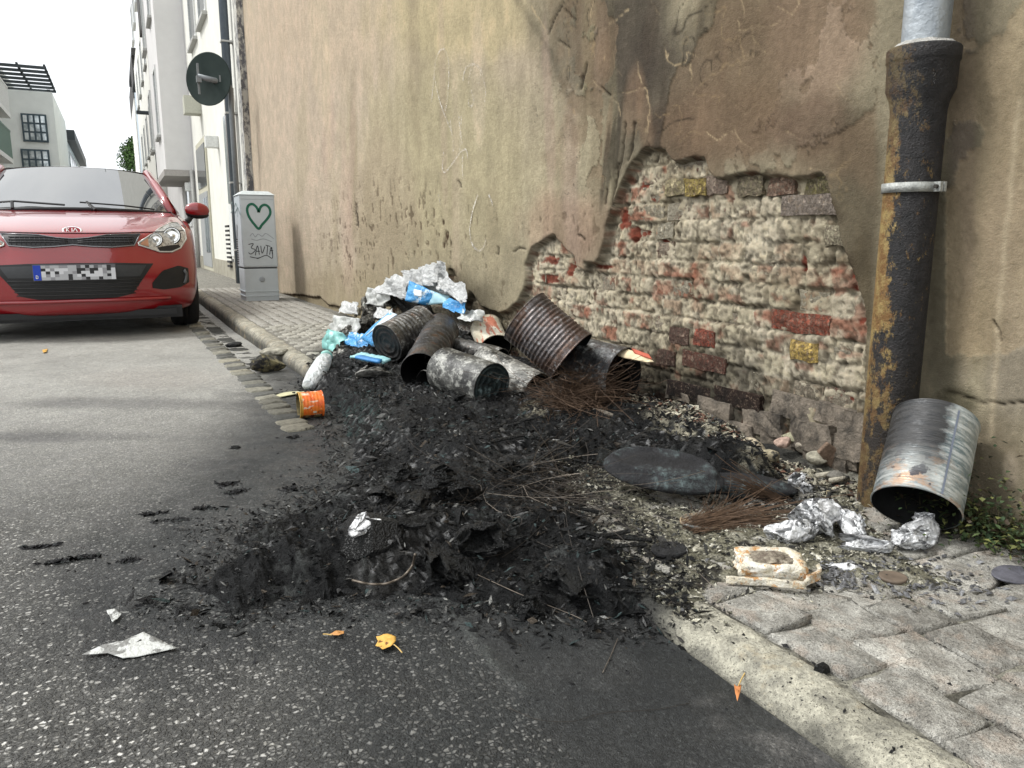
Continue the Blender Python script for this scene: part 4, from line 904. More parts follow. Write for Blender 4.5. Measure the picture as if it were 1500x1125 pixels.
dt = bx.n.new('ShaderNodeVectorMath'); dt.operation = 'DOT_PRODUCT'; dt.inputs[1].default_value = (lf.x, lf.y, 0); bx.l.new(bx.space, dt.inputs[0])
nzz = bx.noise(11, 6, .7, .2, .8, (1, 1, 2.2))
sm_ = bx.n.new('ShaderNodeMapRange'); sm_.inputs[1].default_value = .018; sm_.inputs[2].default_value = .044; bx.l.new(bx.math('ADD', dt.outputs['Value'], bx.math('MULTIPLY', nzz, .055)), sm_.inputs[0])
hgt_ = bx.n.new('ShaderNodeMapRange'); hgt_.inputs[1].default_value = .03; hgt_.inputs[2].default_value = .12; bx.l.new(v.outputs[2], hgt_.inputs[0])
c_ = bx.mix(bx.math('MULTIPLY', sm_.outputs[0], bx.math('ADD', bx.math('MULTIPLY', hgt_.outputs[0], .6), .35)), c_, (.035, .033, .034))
lowm = bx.n.new('ShaderNodeMapRange'); lowm.inputs[1].default_value = .12; lowm.inputs[2].default_value = .03; bx.l.new(v.outputs[2], lowm.inputs[0])
c_ = bx.mix(bx.math('MULTIPLY', bx.math('MULTIPLY', bx.noise(13, 5, .7, .52, .60, (1, 1, 2)), lowm.outputs[0]), .6), c_, (.42, .22, .10)); c_ = bx.mix(bx.math('MULTIPLY', bx.noise(16, 4, .6, .62, .65), lowm.outputs[0]), c_, (.05, .05, .06))
bx.color(c_)
V, Fc = arcpatch(math.atan2(fr.y, fr.x)-.0, math.atan2(fr.y, fr.x)+.06, .004, .22, .0940, 3)
sg = R3 @ Vector((RT[0], RT[1], 0)); aa = math.atan2(fr.y, fr.x); sa_ = 1 if (Vector((math.cos(aa+.5), math.sin(aa+.5), 0)) @ Vector((sg.x, sg.y, 0))) > (Vector((math.cos(aa-.5), math.sin(aa-.5), 0)) @ Vector((sg.x, sg.y, 0))) else -1
V, Fc = arcpatch(aa+sa_*.42, aa+sa_*.47, .004, .226, .0940, 3); link('seam', mk('seam', V, Fc, True), flat('seam_steel', (.25, .29, .38), .4, .6), dr)
# ---- lids and discs
def disc(name, lab, cat, px_, z, r, tilt, mat, th=.004, asp=1., warp=.15, seed=0, group=None, rim=.003, rz=0.):
    k = 48; a = np.linspace(0, 2*math.pi, k, endpoint=False); rr_ = 1+.04*fbm(np.stack([np.cos(a), np.sin(a), 0*a], -1)*1.5+seed, 3, seed)
    rings = [(0, -th/2), (1, -th/2), (1.0, th/2+rim), (.95, th/2+rim), (.93, th/2), (.7, th/2), (.45, th/2), (.2, th/2), (0.001, th/2)]
    V = np.array([[(r*f*math.cos(t)*q, r*f*math.sin(t)*q*asp, h) for t, q in zip(a, rr_)] for f, h in rings]).reshape(-1, 3)
    V[:, 2] += r*warp*.5*fbm(V/r*.9+seed, 2, seed+9)
    Fc = np.array([(i*k+q, i*k+(q+1) % k, (i+1)*k+(q+1) % k, (i+1)*k+q) for i in range(len(rings)-1) for q in range(k)])
    o = link(name, mk(name, V, Fc, True), mat, None, tuple(G(*px_, z)), (tilt[0], tilt[1], rz)); return tag(o, lab, cat, group)
lidm = M('sooty_lid', .5, .3, .5).local(); lidm.color(lidm.mix(lidm.noise(25, 6, .7, .42, .58), (.08, .078, .07), (.34, .335, .31))); lidm.bump(lidm.noise(80, 4), .001)
disc('can_lid', 'grey round lid tilted on edge in front of the topmost left can', 'lid', (551,551), .14, .115, (math.radians(-22), math.radians(18), 0), lidm.m, .005, .62, .1, 3, rz=.5)
lm2 = M('rim_lid', .55, .2, .5).local(); lm2.color(lm2.mix(lm2.noise(18, 5, .7, .45, .6), (.15, .15, .14), (.40, .30, .19))); lm2.bump(lm2.noise(90, 4), .001)
disc('can_lid', 'small grey brown lid lying beside the white burnt tray', 'lid', (1026,765), .128, .052, (.06, .05, 0), lm2.m, .004, .8, .1, 5)
blk = flat('charred_pad_black', (.022, .022, .023), .9, 0, .3, .5, 60, .002)
disc('charred_pad', 'black charred oval scrap left of the white tray', 'scrap', (981,806), .122, .042, (.05, 0, 0), blk, .010, .8, .35, 7, rim=0)
disc('brown_disc', 'brown round disc lying in front of the crumpled foil', 'disc', (1308,846), .122, .026, (0, 0, 0), flat('brown_disc_clay', (.13, .10, .075), .7, 0, .3, .3), .007, 1., .02, 8, rim=0)
disc('slate_piece', 'thin blue grey slate piece on slabs at right edge', 'slate', (1490,842), .122, .062, (.02, .03, 0), flat('slate_grey', (.105, .105, .125), .6, 0, .4, .35, 30, .001), .004, .6, .12, 9, rim=0)
disc('yellowish_lid', 'flat pale yellow lid behind the orange can', 'lid', (424,577), .062, .080, (.0, .0, 0), flat('pale_yellow_card', (.50, .48, .30), .6, 0, .4, .2), .003, .45, .1, 10, rim=0, rz=.4)
# big charred bundle
bun = M('charred_cloth', .8, 0, .35).local(); q = bun.noise(9, 5, .7, .35, .65); c_ = bun.mix(q, (.010, .010, .011), (.028, .028, .031)); sp_ = bun.noise(60, 5, .8, .42, .60); ringf = bun.noise(8, 5, .7, .50, .66)
c_ = bun.mix(bun.math('MULTIPLY', bun.math('MULTIPLY', sp_, ringf), .9), c_, (.13, .17, .17)); bun.color(c_); bun.bump(sp_, .003, .8); bun.bump(q, .006, .7)
me = lumpmesh('bundle', (.158, .088, .030), 5, .13, 1.1, 31, False, smooth=True, o=4)
P_ = np.array([v_.co[:] for v_ in me.vertices]); rr_ = np.hypot(P_[:, 0]/.158, P_[:, 1]/.078); P_[:, 2] += .012*np.exp(-((rr_-.85)/.10)**2)*(P_[:, 2] > 0)-.010*np.exp(-(rr_/.35)**2)*(P_[:, 2] > 0); me.vertices.foreach_set('co', P_.ravel()); me.update()
pc_ = G(968, 690, .182); o = link('charred_bundle', me, bun.m, None, tuple(pc_), (math.radians(10), math.radians(4), -YAW-math.radians(24)))
tag(o, 'large oval black charred bundle with ash rim lying near the wall', 'bundle')
me = lumpmesh('bundle_tail', (.12, .05, .03), 4, .2, 1.4, 33, True); o = link('charred_scrap', me, bun.m, None, tuple(G(1085, 712, .132)), (0, 0, -YAW-.3)); tag(o, 'flat black charred scrap right of the oval bundle', 'scrap')
# ---- crumpled foil
fo = M('ashy_foil', .42, .35, .6).local(); q = fo.noise(13, 6, .8, .36, .47); q2 = fo.noise(110, 4, .7, .35, .65)
crv = fo.geo.outputs['Pointiness']; pr = fo.n.new('ShaderNodeMapRange'); pr.inputs[1].default_value = .42; pr.inputs[2].default_value = .52; fo.l.new(crv, pr.inputs[0])
c_ = fo.mix(fo.math('MULTIPLY', q, pr.outputs[0]), (.10, .10, .105), (.84, .85, .86)); c_ = fo.mix(.4, c_, fo.mix(q2, (.2, .2, .2), (.85, .85, .85)), 'OVERLAY'); fo.color(c_); fo.bump(q2, .0015); FOIL = fo.m
def lump(name, lab, cat, px_, z, rad, mat, n=4, amp=.3, freq=1.6, seed=0, rz=0., group=None, smooth=False, rot=None, o_=4, rid=True, kind=None):
    me = lumpmesh(name, rad, n, amp, freq, seed, rid, smooth=smooth, o=o_, ch=9 if mat is RUB_ or name == 'burnt_clod' else 0, fd={'crumpled_foil': 46, 'ash_clump': 30, 'burnt_bag': 34, 'charred_lump': 30}.get(name, 0))
    o = link(name, me, mat, None, tuple(G(*px_, z)), rot or (0, 0, rz)); return tag(o, lab, cat, group, kind)
RUB_ = None
FG = 'crumpled sheets of burnt foil on the pavement'
lump('crumpled_foil', 'largest grey white crumple of burnt foil behind the white tray', 'foil', (1195,757), .150, (0.076, 0.057, 0.059), FOIL, 6, .18, 2.9, 41, .3, FG, o_=6)
lump('crumpled_foil', 'pale foil crumple left end of the foil pile', 'foil', (1158,782), .135, (0.062, 0.032, 0.038), FOIL, 5, .18, 2.9, 42, -.5, FG)
lump('crumpled_foil', 'long dark streaked foil fold beside the large crumple', 'foil', (1245,778), .135, (0.035, 0.081, 0.041), FOIL, 5, .18, 2.9, 43, -.35, FG)
lump('crumpled_foil', 'low silver foil fold before the canister', 'foil', (1268,800), .128, (0.065, 0.024, 0.024), FOIL, 5, .18, 2.9, 44, -.6, FG)
lump('crumpled_foil', 'compact white foil ball at the mouth of the canister', 'foil', (1337,787), .140, (0.062, 0.046, 0.046), FOIL, 6, .18, 2.9, 45, -.2, FG, o_=6)
lump('crumpled_foil', 'small bright foil scrap right of the white tray', 'foil', (1245,832), .118, (0.049, 0.019, 0.016), FOIL, 4, .4, 2.6, 46, -.7, FG)
for i, (x, y, s) in enumerate([(1165,702,.022), (1178,716,.016), (1225,640,.014)]): lump('ash_clump', ['speckled white ash clump below the rubble', 'lower small ash clump under the speckled one', 'tiny ash clump near the leaning tile'][i], 'ash clump', (x, y), .15, (s*1.4, s, s), FOIL, 4, .4, 2.4, 50+i)
# flakes of foil
r = random.Random(5); V = []; Fc = []
for i in range(420):
    x = r.gauss(1370, 50); y = r.gauss(856, 18)+(x-1380)*.12
    if i > 150: x, y = r.gauss(1250, 40), r.gauss(838, 14)
    p = G(x, y, .118); th = r.uniform(0, 6.3); s = r.uniform(.002, .0085); b = len(V)
    a = np.array([math.cos(th), math.sin(th), r.gauss(0, .3)])*s*1.4; u = np.array([-math.sin(th), math.cos(th), r.gauss(0, .4)])*s*.7
    V += [p-a, p+u, p+a*.9, p-u, p+[0, 0, s*.5]]; Fc += [(b, b+1, b+4), (b+1, b+2, b+4), (b+2, b+3, b+4), (b+3, b, b+4)]
tag(link('foil_flakes', mk('foil_flakes', V, Fc), FOIL), 'loose pale foil flakes strewn before the canister', 'foil flakes', kind='stuff')
# ---- melted white tray
tr = thing('burnt_tray', 'burnt white and yellow folded tray lying on the pavement', 'tray')
tm = M('scorched_white_plastic', .45, 0, .5); q = tm.noise(16, 6, .75, .40, .58); q2 = tm.noise(60, 5, .75, .35, .65); c_ = tm.mix(q, (.80, .78, .70), (.62, .54, .38)); c_ = tm.mix(tm.noise(26, 6, .75, .54, .60), c_, (.55, .30, .12)); c_ = tm.mix(tm.noise(40, 6, .8, .57, .63), c_, (.06, .05, .045)); c_ = tm.mix(.35, c_, tm.mix(q2, (.3, .3, .3), (.75, .75, .75)), 'OVERLAY'); tm.color(c_); tm.bump(q2, .0015); tm.bump(q, .003); TRAY = tm.m
tm2 = M('tray_inside', .7, 0, .3); q = tm2.noise(45, 6, .8, .4, .6); tm2.color(tm2.mix(q, (.14, .11, .085), (.52, .46, .36))); tm2.bump(q, .003)
WPLR = [None]
def sheet(name, corners, nu, nv, amp, seed, mat, parent, th=.004, bulge=0.):
    """quad patch (corners 00,10,11,01) with thickness"""
    c00, c10, c11, c01 = [np.array(c) for c in corners]; u, v_ = np.meshgrid(np.linspace(0, 1, nu), np.linspace(0, 1, nv), indexing='ij'); u = u[..., None]; v_ = v_[..., None]
    P = c00*(1-u)*(1-v_)+c10*u*(1-v_)+c11*u*v_+c01*(1-u)*v_
    nrm = np.cross(c10-c00, c01-c00); nrm = nrm/(np.linalg.norm(nrm)+1e-9); w = fbm(P*22+seed, 4, seed) if not (mat is WPLR[0]) else ridge(P*11+seed, 4, seed)*.8
    P = P+nrm*(amp*2.2*w+bulge*4*(u*(1-u)*v_*(1-v_))[..., 0]**.5)[..., None]+np.stack([fbm(P*14+seed+3, 3, seed), fbm(P*14+seed+5, 3, seed), 0*w], -1)*amp*.8
    o = grid(name, P, mat, parent); md_ = o.modifiers.new('thick', 'SOLIDIFY'); md_.thickness = th; md_.offset = 0; return o
z0 = .122
A0, A1, A2, A3 = G(1062, 852, z0), G(1188, 862, z0), G(1190, 806, z0+.012), G(1082, 800, z0+.018)
up = np.array([0, 0, .021])
mid = (A0+A1+A2+A3)/4
V_, F_ = ico(5); Q = V_/((np.abs(V_)**7).sum(-1, keepdims=True)**(1/7.)); Q = chop(Q, 5, 1.15, 1.4, 5); Q = Q*(1+.16*ridge(Q*1.5+4, 5, 9)+.08*fbm(Q*1.1, 2, 4))[:, None]*np.array((.060, .038, .019)); Q[:, 2] -= .012*np.exp(-((Q[:, 0]/.036)**4+((Q[:, 1]+.002)/.022)**4))*(Q[:, 2] > 0)
me = mk('tray_body', Q, F_, False); mid = mid+(A0-A3)*.16; link('tray_body', me, TRAY, tr, tuple(mid+up*.70), (.10, 0, -YAW-.05))
me = lumpmesh('tray_contents', (.047, .027, .011), 5, .35, 2.6, 201, True); link('tray_contents', me, tm2.m, tr, tuple(mid+up*1.2), (.10, 0, -YAW))
sheet('tray_front', [A0, A1-(A1-A0)*.06, A1+up*.65-(A1-A0)*.10, A0+up*.6], 26, 10, .005, 2, TRAY, tr, .010)
sheet('tray_corner', [A1, G(1200, 848, z0), G(1200, 826, z0+.016), A1+up*.8], 12, 10, .010, 6, TRAY, tr, .008)
# ---- black lump with foil patch, and black sacks of char
CL = flat('charred_lump', (.0075, .008, .008), .45, 0, .35, .6, 50, .005)
t = thing('charred_bag', 'big black melted bag with shiny foil patch at the front of the heap', 'bag', tuple(G(532, 790, .140)))
link('bag_body', lumpmesh('bag_body', (.088, .060, .048), 5, .13, 1.7, 71, True, smooth=False, o=5, ch=8), CL, t)
me = lumpmesh('foil_patch', (.044, .026, .012), 5, .2, 2., 72, True, fd=30); link('foil_patch', me, FOIL, t, (-.005, -.016, .040), (.4, -.15, .2))
lump('charred_lump', 'low crusty black lump left of the melted bag', 'charred lump', (400,825), .095, (.085, .045, .032), CL, 5, .30, 1.6, 73, .2)
for i, (x, y, z, s) in enumerate([(640,700,.12,(.06,.05,.03)), (690,720,.10,(.07,.05,.03)), (610,745,.10,(.05,.06,.03)), (560,720,.08,(.05,.04,.02)), (740,690,.10,(.07,.05,.025)), (660,830,.05,(.08,.05,.03)), (780,890,.03,(.035,.03,.02)), (590,690,.09,(.05,.05,.02)), (700,790,.09,(.06,.05,.03)), (830,850,.06,(.07,.045,.02))]):
    lump('charred_lump', ['crumpled burnt scrap at the crest of the heap', 'folded burnt scrap right of the crest', 'knobbly burnt scrap above the melted bag', 'flat burnt scrap behind the melted bag', 'burnt scrap below the ash speckled can', 'long burnt mound before the melted bag', 'round burnt clod at the lower edge of the heap', 'small burnt scrap left of the crest', 'burnt mound in the middle of the heap', 'burnt mound close to the kerb'][i], 'charred lump', (x, y), z+.055, (s[0]*1.1, s[1]*1.1, s[2]*1.25), CL, 5, .30, 1.8, 80+i, random.uniform(0, 3))
# sticks and hoses in the heap
stk = MB()
r = random.Random(9)
for i in range(120):
    x, y = r.uniform(470, 950), r.uniform(640, 890); p = G(x, y, .12)
    if float(sdf(np.array(p[0]), np.array(p[1]), HEAPP)) > -.04: continue
    th = r.uniform(-.6, .9); L = r.uniform(.03, .12); z = surf(p[0], p[1])+.004; d_ = np.array([math.cos(th), math.sin(th), r.gauss(0, .12)])*L
    stk.tube([[p[0], p[1], z], np.array([p[0], p[1], z+r.gauss(0, .006)])+d_*.5, np.array([p[0], p[1], z])+d_], r.uniform(.002, .006), 6)
tag(stk.build('charred_sticks', CL), 'thin charred sticks and strips in the burnt heap', 'debris', kind='stuff')
# crusts on the asphalt at left
CRP = [(335,708,.030,.010), (345,720,.03,.010), (250,762,.05,.006), (225,752,.035,.006), (300,745,.03,.006), (85,822,.035,.006), (188,820,.018,.005), (345,655,.012,.006), (425,716,.03,.014), (375,768,.028,.012), (130,815,.03,.004), (60,800,.03,.004), (430,640,.02,.006)]
def smp_crust(r):
    x, y, sx, sy = CRP[r.integers(len(CRP))]; p = Gr(x, y, .002); a = r.normal(0, sx*.55); b = r.normal(0, sy*.7)
    return (p[0]+a*.89+b*.3, p[1]-a*.2+b*1.5)
flakes('char_crust', 1500, smp_crust, .0055, [(.008, .008, .009)]*6+[(.03, .035, .034)], FLK, 'thin charred crusts stuck to the grey asphalt left of the heap', 8, .0012, (1, 3))
# ---- rubble along the wall
rb = M('broken_brick', .9, 0, .25).local(); oc = rb.objcol(); q = rb.noise(28, 5, .7, .35, .65); rb.color(rb.mix(.7, rb.mix(rb.noise(14, 5, .7, .54, .62), oc, (.03, .03, .028)), rb.mix(q, (.2, .2, .2), (.8, .8, .8)), 'OVERLAY')); rb.bump(q, .004)
RUB = rb.m; RUB_ = RUB
RL = [(1105,655,.16,.030,(.42,.36,.26),'cream crumbled lump left of the pink stone'), (1120,668,.15,.034,(.40,.35,.24),'cream crumbled block beside the oval bundle'), (1148,648,.17,.020,(.42,.30,.24),'pink plaster lump above the ash clump'), (1158,640,.18,.02,(.40,.38,.26),'pale green plaster lump beside the pink one'),
 (1200,672,.15,.024,(.30,.28,.22),'grey plaster chunk under the leaning tile'), (975,600,.16,.030,(.45,.40,.28),'yellowish crumbly block before the wide open can'), (940,595,.16,.022,(.22,.19,.15),'grey brown chunk at the mouth of the wide open can'), (1015,600,.17,.026,(.40,.38,.30),'speckled pale block left of the foundation stones'), (1000,628,.15,.024,(.25,.26,.18),'greenish ashy chunk under the yellowish block'),
 (1040,622,.16,.026,(.35,.34,.26),'ash dusted chunk above the oval bundle'), (810,672,.08,.030,(.38,.33,.22),'ochre flat stone on the black heap'), (775,678,.08,.018,(.25,.22,.16),'small ochre stone left of the flat one'), (858,686,.09,.012,(.55,.54,.48),'tiny white stone beside the flat ochre one'), (1225,700,.14,.02,(.16,.15,.13),'dark grey chunk at the foot of the downpipe'), (1180,655,.16,.02,(.34,.30,.24),'beige chunk behind the ash clump')]
for i, (x, y, z, s, c_, lab) in enumerate(RL):
    o = lump('rubble_chunk', lab, 'rubble', (x, y), z, (s*1.5, s*1.1, s*.95), RUB, 3, .14, 1.2, 140+i, random.uniform(0, 3), 'broken wall pieces by the wall foot'); o.color = (*c_, 1)
lt = MB().hexa([(-.03, -.008, -.05), (.03, -.008, -.05), (.03, .008, -.05), (-.03, .008, -.05), (-.028, -.008, .045), (.012, -.008, .05), (.012, .008, .05), (-.028, .008, .045)]).build('brick_shard', RUB, None, bevel=.004)
lt.location = tuple(G(1222, 668, .165)); lt.rotation_euler = (.2, -.75, -.6); lt.color = (.20, .14, .10, 1); tag(lt, 'brown tile shard leaning left of the downpipe', 'shard')
MBs = [((1195,697), .145, .075), ((1215,704), .14, .055)]
for i, ((x, y), z, L) in enumerate(MBs):
    p = G(x, y, z); o = MB().tube([p, p+np.array([L*.9, -.02, .006])], .007, 7).build('plaster_strip', RUB, None, True); o.color = (.38, .35, .28, 1); tag(o, ['pale plaster strip under the leaning shard', 'lower pale plaster strip near the downpipe'][i], 'rubble')
p = G(1214, 735, .15); o = MB().tube([p, p+np.array([-.003, 0, .028])], .006, 7).build('wood_stub', RUB, None, True); o.color = (.4, .33, .2, 1); tag(o, 'tiny pale stub standing above the large foil crumple', 'stub')
# loose bits by the wide can: sticks
for i, (x0, y0, x1, y1) in enumerate([(912,594,948,578), (915,600,950,596), (905,612,870,600)]):
    a, b = G(x0, y0, .17), G(x1, y1, .18); o = MB().tube([a, (a+b)/2+[0, 0, .004], b], .007, 7).build('broken_stick', RUB, None, True); o.color = (.24, .21, .17, 1); tag(o, ['upper broken grey stick before the wide open can', 'lower broken grey stick before the wide open can', 'dark stick end left of the broken sticks'][i], 'stick')
# torn cream flap with red behind the wide can
fl = thing('torn_carton', 'torn cream carton with red corner behind the wide open can', 'carton')
TX = 1.66
c1, c2, c3, c4 = AX(893, 505, TX), AX(948, 520, TX), AX(958, 532, TX-.03), AX(905, 522, TX-.04)
sheet('carton_sheet', [c1, c2, c3, c4], 12, 8, .006, 7, flat('cream_card', (.62, .52, .34), .8, 0, .3, .2), fl, .004)
sheet('carton_corner', [AX(926, 511, TX-.005), AX(950, 519, TX-.01), AX(956, 527, TX-.025), AX(930, 518, TX-.015)], 8, 5, .003, 8, flat('red_print', (.42, .09, .05), .7), fl, .006)
# ---- rubbish behind the cans
blu = M('blue_pack', .4, 0, .5); q = blu.noise(16, 5, .7, .56, .62); c_ = blu.mix(q, (.06, .30, .62), (.62, .72, .78)); c_ = blu.mix(blu.noise(30, 5, .8, .64, .70), c_, (.04, .05, .06)); blu.color(c_); blu.bump(blu.noise(30, 4), .004); BLU = blu.m
wpl = M('white_film', .35, 0, .5); wpl.color(wpl.mix(wpl.noise(30, 5, .75, .62, .70), (.74, .75, .74), (.26, .26, .24))); wpl.bump(wpl.noise(45, 5, .7), .008, 1); WPL = wpl.m; WPLR[0] = WPL
pk = thing('blue_packet', 'bright blue packet lying on top of the rubbish by the wall', 'packet')
def D(x, y, X): return AX(x, y, X)
XB = 1.58
sheet('packet_face', [D(594,441,XB-.10), D(625,447,XB), D(645,432,XB+.04), D(600,411,XB-.06)], 16, 12, .010, 21, BLU, pk, .012, .01)
sheet('packet_side', [D(625,447,XB), D(664,443,XB+.04), D(655,434,XB+.06), D(612,418,XB-.02)], 14, 8, .008, 22, flat('pale_blue_film', (.35, .55, .62), .4), pk, .008)
sheet('packet_logo', [D(607,424,XB-.075), D(618,426,XB-.055), D(618,435,XB-.06), D(607,433,XB-.085)], 5, 5, .002, 23, flat('logo_white', (.7, .76, .8), .4), pk, .006)
bb = MB(); c0 = D(530, 500, 1.15); 
bx_ = thing('blue_box', 'flat blue and white box standing left of the topmost can', 'box')
sheet('box_face', [D(530,496,1.13), D(548,508,1.15), D(588,472,1.25), D(573,458,1.25)], 14, 8, .004, 24, BLU, bx_, .03)
sheet('box_top', [D(536,492,1.12), D(544,485,1.13), D(582,461,1.24), D(572,457,1.25)], 10, 4, .002, 25, flat('box_pale', (.60, .70, .80), .5), bx_, .006)
for i, (pts, X_, lab, mt) in enumerate([([(556,432),(600,440),(612,402),(570,408)], 1.52, 'left puff of white plastic film above the blue packet', WPL), ([(592,420),(645,424),(640,392),(596,398)], 1.60, 'middle puff of white plastic film behind the blue packet', WPL), ([(622,424),(680,440),(656,386),(628,388)], 1.66, 'tallest torn white film standing against the wall', WPL), ([(640,426),(690,452),(685,424),(648,412)], 1.60, 'blue grey film scrap right of the blue packet', WPL)]):
    t = thing('plastic_film', lab, 'plastic film', group='white plastic films on the rubbish'); sheet('film_sheet', [D(*p_, X_+.02*k) for k, p_ in enumerate(pts)], 22, 18, .035, 30+i, mt, t, .001)
TEALF = flat('teal_film', (.20, .45, .42), .35, 0, .5, .3); CLR = flat('grey_film', (.45, .46, .44), .35, 0, .5, .4, 25)
for i, (x, y, X_, w, h, mt, lab) in enumerate([(505,478,1.22,22,16,'c','pale grey film scrap at the left end of the rubbish'), (488,500,1.08,14,18,'t','teal plastic scrap standing above the bottle cap'), (520,498,1.14,16,12,'b','small blue film scrap left of the blue box'), (552,436,1.50,18,14,'c','grey film tuft left above the sooty rag'), (565,462,1.38,16,10,'w','white film strip above the blue box'), (498,535,1.02,15,14,'c','clear grey film crumple right of the bottle'), (540,560,1.10,20,8,'w','white ash coated strip low in the left rubbish'), (690,462,1.62,18,10,'c','grey strip on the right black sack'), (668,448,1.60,16,8,'b','blue strip on the long black sack'), (512,452,1.35,18,10,'w','white paper flap at the top left of the rubbish')]):
    t = thing('film_scrap', lab, 'scrap', group='film scraps in the rubbish'); sheet('film_sheet', [D(x-w, y+h*.6, X_-.03), D(x+w*.8, y+h, X_), D(x+w, y-h*.7, X_+.03), D(x-w*.6, y-h, X_+.01)], 18, 14, .022, 90+i, {'c': CLR, 't': TEALF, 'b': BLU, 'w': WPL}[mt], t, .0012)
SK = M('burnt_rubbish', .5, 0, .5).local(); q = SK.noise(14, 6, .75, .38, .55); c_ = SK.mix(q, (.025, .024, .022), (.16, .15, .125)); c_ = SK.mix(SK.noise(22, 5, .8, .51, .58), c_, (.60, .58, .52)); c_ = SK.mix(SK.noise(17, 5, .7, .62, .68), c_, (.22, .38, .33)); SK.color(c_); SK.bump(SK.noise(60, 5, .7), .006); SK.bump(SK.noise(18, 5, .7), .012); RUBB = SK.m
BK = flat('black_sack', (.022, .022, .021), .4, 0, .5, .5, 20, .004)
MBR = [((640,458),.30,(.24,.20,.13),BK,'long black melted sack under the blue packet'), ((690,452),.27,(.14,.16,.09),BK,'black melted sack at the right end of the rubbish'), ((575,440),.34,(.085,.08,.075),RUBB,'crumpled dark packet left of the blue packet'), ((545,452),.30,(.09,.08,.07),RUBB,'sooty crumpled rag at the upper left of the rubbish'), ((520,455),.24,(.04,.04,.04),flat('stained_white_paper',(.5,.47,.38),.7,0,.3,.4,20,.004),'stained white paper ball at the left rubbish edge'),
 ((528,478),.22,(.085,.07,.07),RUBB,'sooty rag lying in the middle of the left rubbish'), ((513,492),.20,(.075,.07,.065),RUBB,'charred teal streaked rag above the white bottle'), ((505,520),.14,(.07,.06,.05),RUBB,'charred crumple beside the white bottle'), ((545,545),.15,(.09,.05,.04),RUBB,'dark crumple under the grey tilted lid'), ((500,560),.07,(.045,.035,.03),RUBB,'grey crumple on the asphalt behind the orange can'), ((515,575),.06,(.05,.035,.02),BK,'black crumple low behind the orange can'), ((560,590),.07,(.05,.04,.02),BK,'dark torn scrap below the smooth can stub'), ((700,474),.24,(.08,.08,.05),RUBB,'sooty crumple left of the cream tin'), ((600,505),.15,(.2,.15,.1),BK,'black melted mass beneath the pile of cans')]
for i, (p_, z, s, mt, lab) in enumerate(MBR): lump('burnt_bag', lab, 'rubbish', p_, z, tuple(q*1.3 for q in s), mt, 4, .34, 1.9, 160+i, random.uniform(0, 3), 'burnt rubbish behind the cans')
bt = M('milky_plastic', .35, 0, .5).local(); bt.color(bt.mix(bt.noise(14, 4, .6, .4, .6), (.80, .82, .82), (.55, .60, .60))); bt.b.inputs['Transmission Weight'].default_value = .2; bt.bump(bt.noise(18, 4, .6), .010, .9)
a, b = G(452, 566, .085), G(478, 522, .19); t = thing('plastic_bottle', 'crushed milky white plastic bottle with teal cap end on the kerb', 'bottle', tuple(a), zalign(a, b)); L = float(np.linalg.norm(b-a))
V, Fc = lathe([(.001, 0), (.030, .004), (.036, .03), (.044, L*.35), (.046, L*.6), (.040, L*.85), (.030, L*.98), (.001, L)], 32); V[:, :2] *= (1+.22*fbm(V*14, 3, 5))[:, None]; V[:, 1] *= .75; link('bottle_body', mk('bottle_body', V, Fc, True), bt.m, t)
V, Fc = lathe([(.001, L-.01), (.030, L-.008), (.032, L+.006), (.026, L+.018), (.001, L+.024)], 24); link('cap', mk('cap', V, Fc, True), flat('teal_plastic', (.25, .50, .45), .4), t)
pk = thing('drink_carton', 'flattened teal and blue packet in front of the sooty rags', 'packet')
sheet('carton_top', [G(513,523,.19), G(560,532,.19), G(572,525,.21), G(530,517,.20)], 14, 8, .006, 41, flat('teal_pack', (.30, .55, .58), .4, 0, .5, .3), pk, .012)
sheet('carton_stripe', [G(520,524,.198), G(556,531,.198), G(560,528,.202), G(528,521,.202)], 8, 4, .002, 42, flat('deep_blue', (.05, .22, .50), .4), pk, .012)
sheet('green_scrap', [G(500,545,.10), G(520,548,.10), G(522,538,.12), G(505,535,.12)], 8, 6, .01, 43, flat('green_film', (.25, .42, .33), .4), pk, .002) if False else None
t = thing('teal_scrap', 'small teal film scrap low in the left rubbish', 'scrap'); sheet('film_sheet', [G(502,548,.10), G(520,553,.10), G(522,541,.12), G(507,538,.13)], 8, 6, .012, 43, TEALF, t, .002)
lump('white_scrap', 'small white lump beside the smooth can stub', 'scrap', (598,550), .14, (.018, .018, .03), flat('white_scrap', (.6, .6, .56), .6), 3, .3, 1.5, 190)
lump('burnt_clod', 'crusty black and ochre clod at the foot of the kerb', 'clod', (392,533), .09, (.105, .07, .055), SKK if False else (lambda m_: (m_.color(m_.mix(m_.noise(16, 5, .7, .45, .58), (.022, .021, .02), (.22, .19, .10))), m_.bump(m_.noise(30, 5), .01), m_.m)[-1])(M('ochre_crust', .9).local()), 4, .35, 1.5, 191, .4)
lump('grey_rag', 'light grey dusty rag draped on the kerb behind the clod', 'rag', (402,515), .10, (.07, .08, .022), flat('dusty_grey', (.36, .34, .28), .9, 0, .2, .4, 18, .005), 4, .3, 1.6, 192, .3)
lump('dark_clump', 'dark leaf clump in the gutter near the car', 'clump', (343,505), .05, (.05, .03, .014), CL, 3, .5, 2, 193)
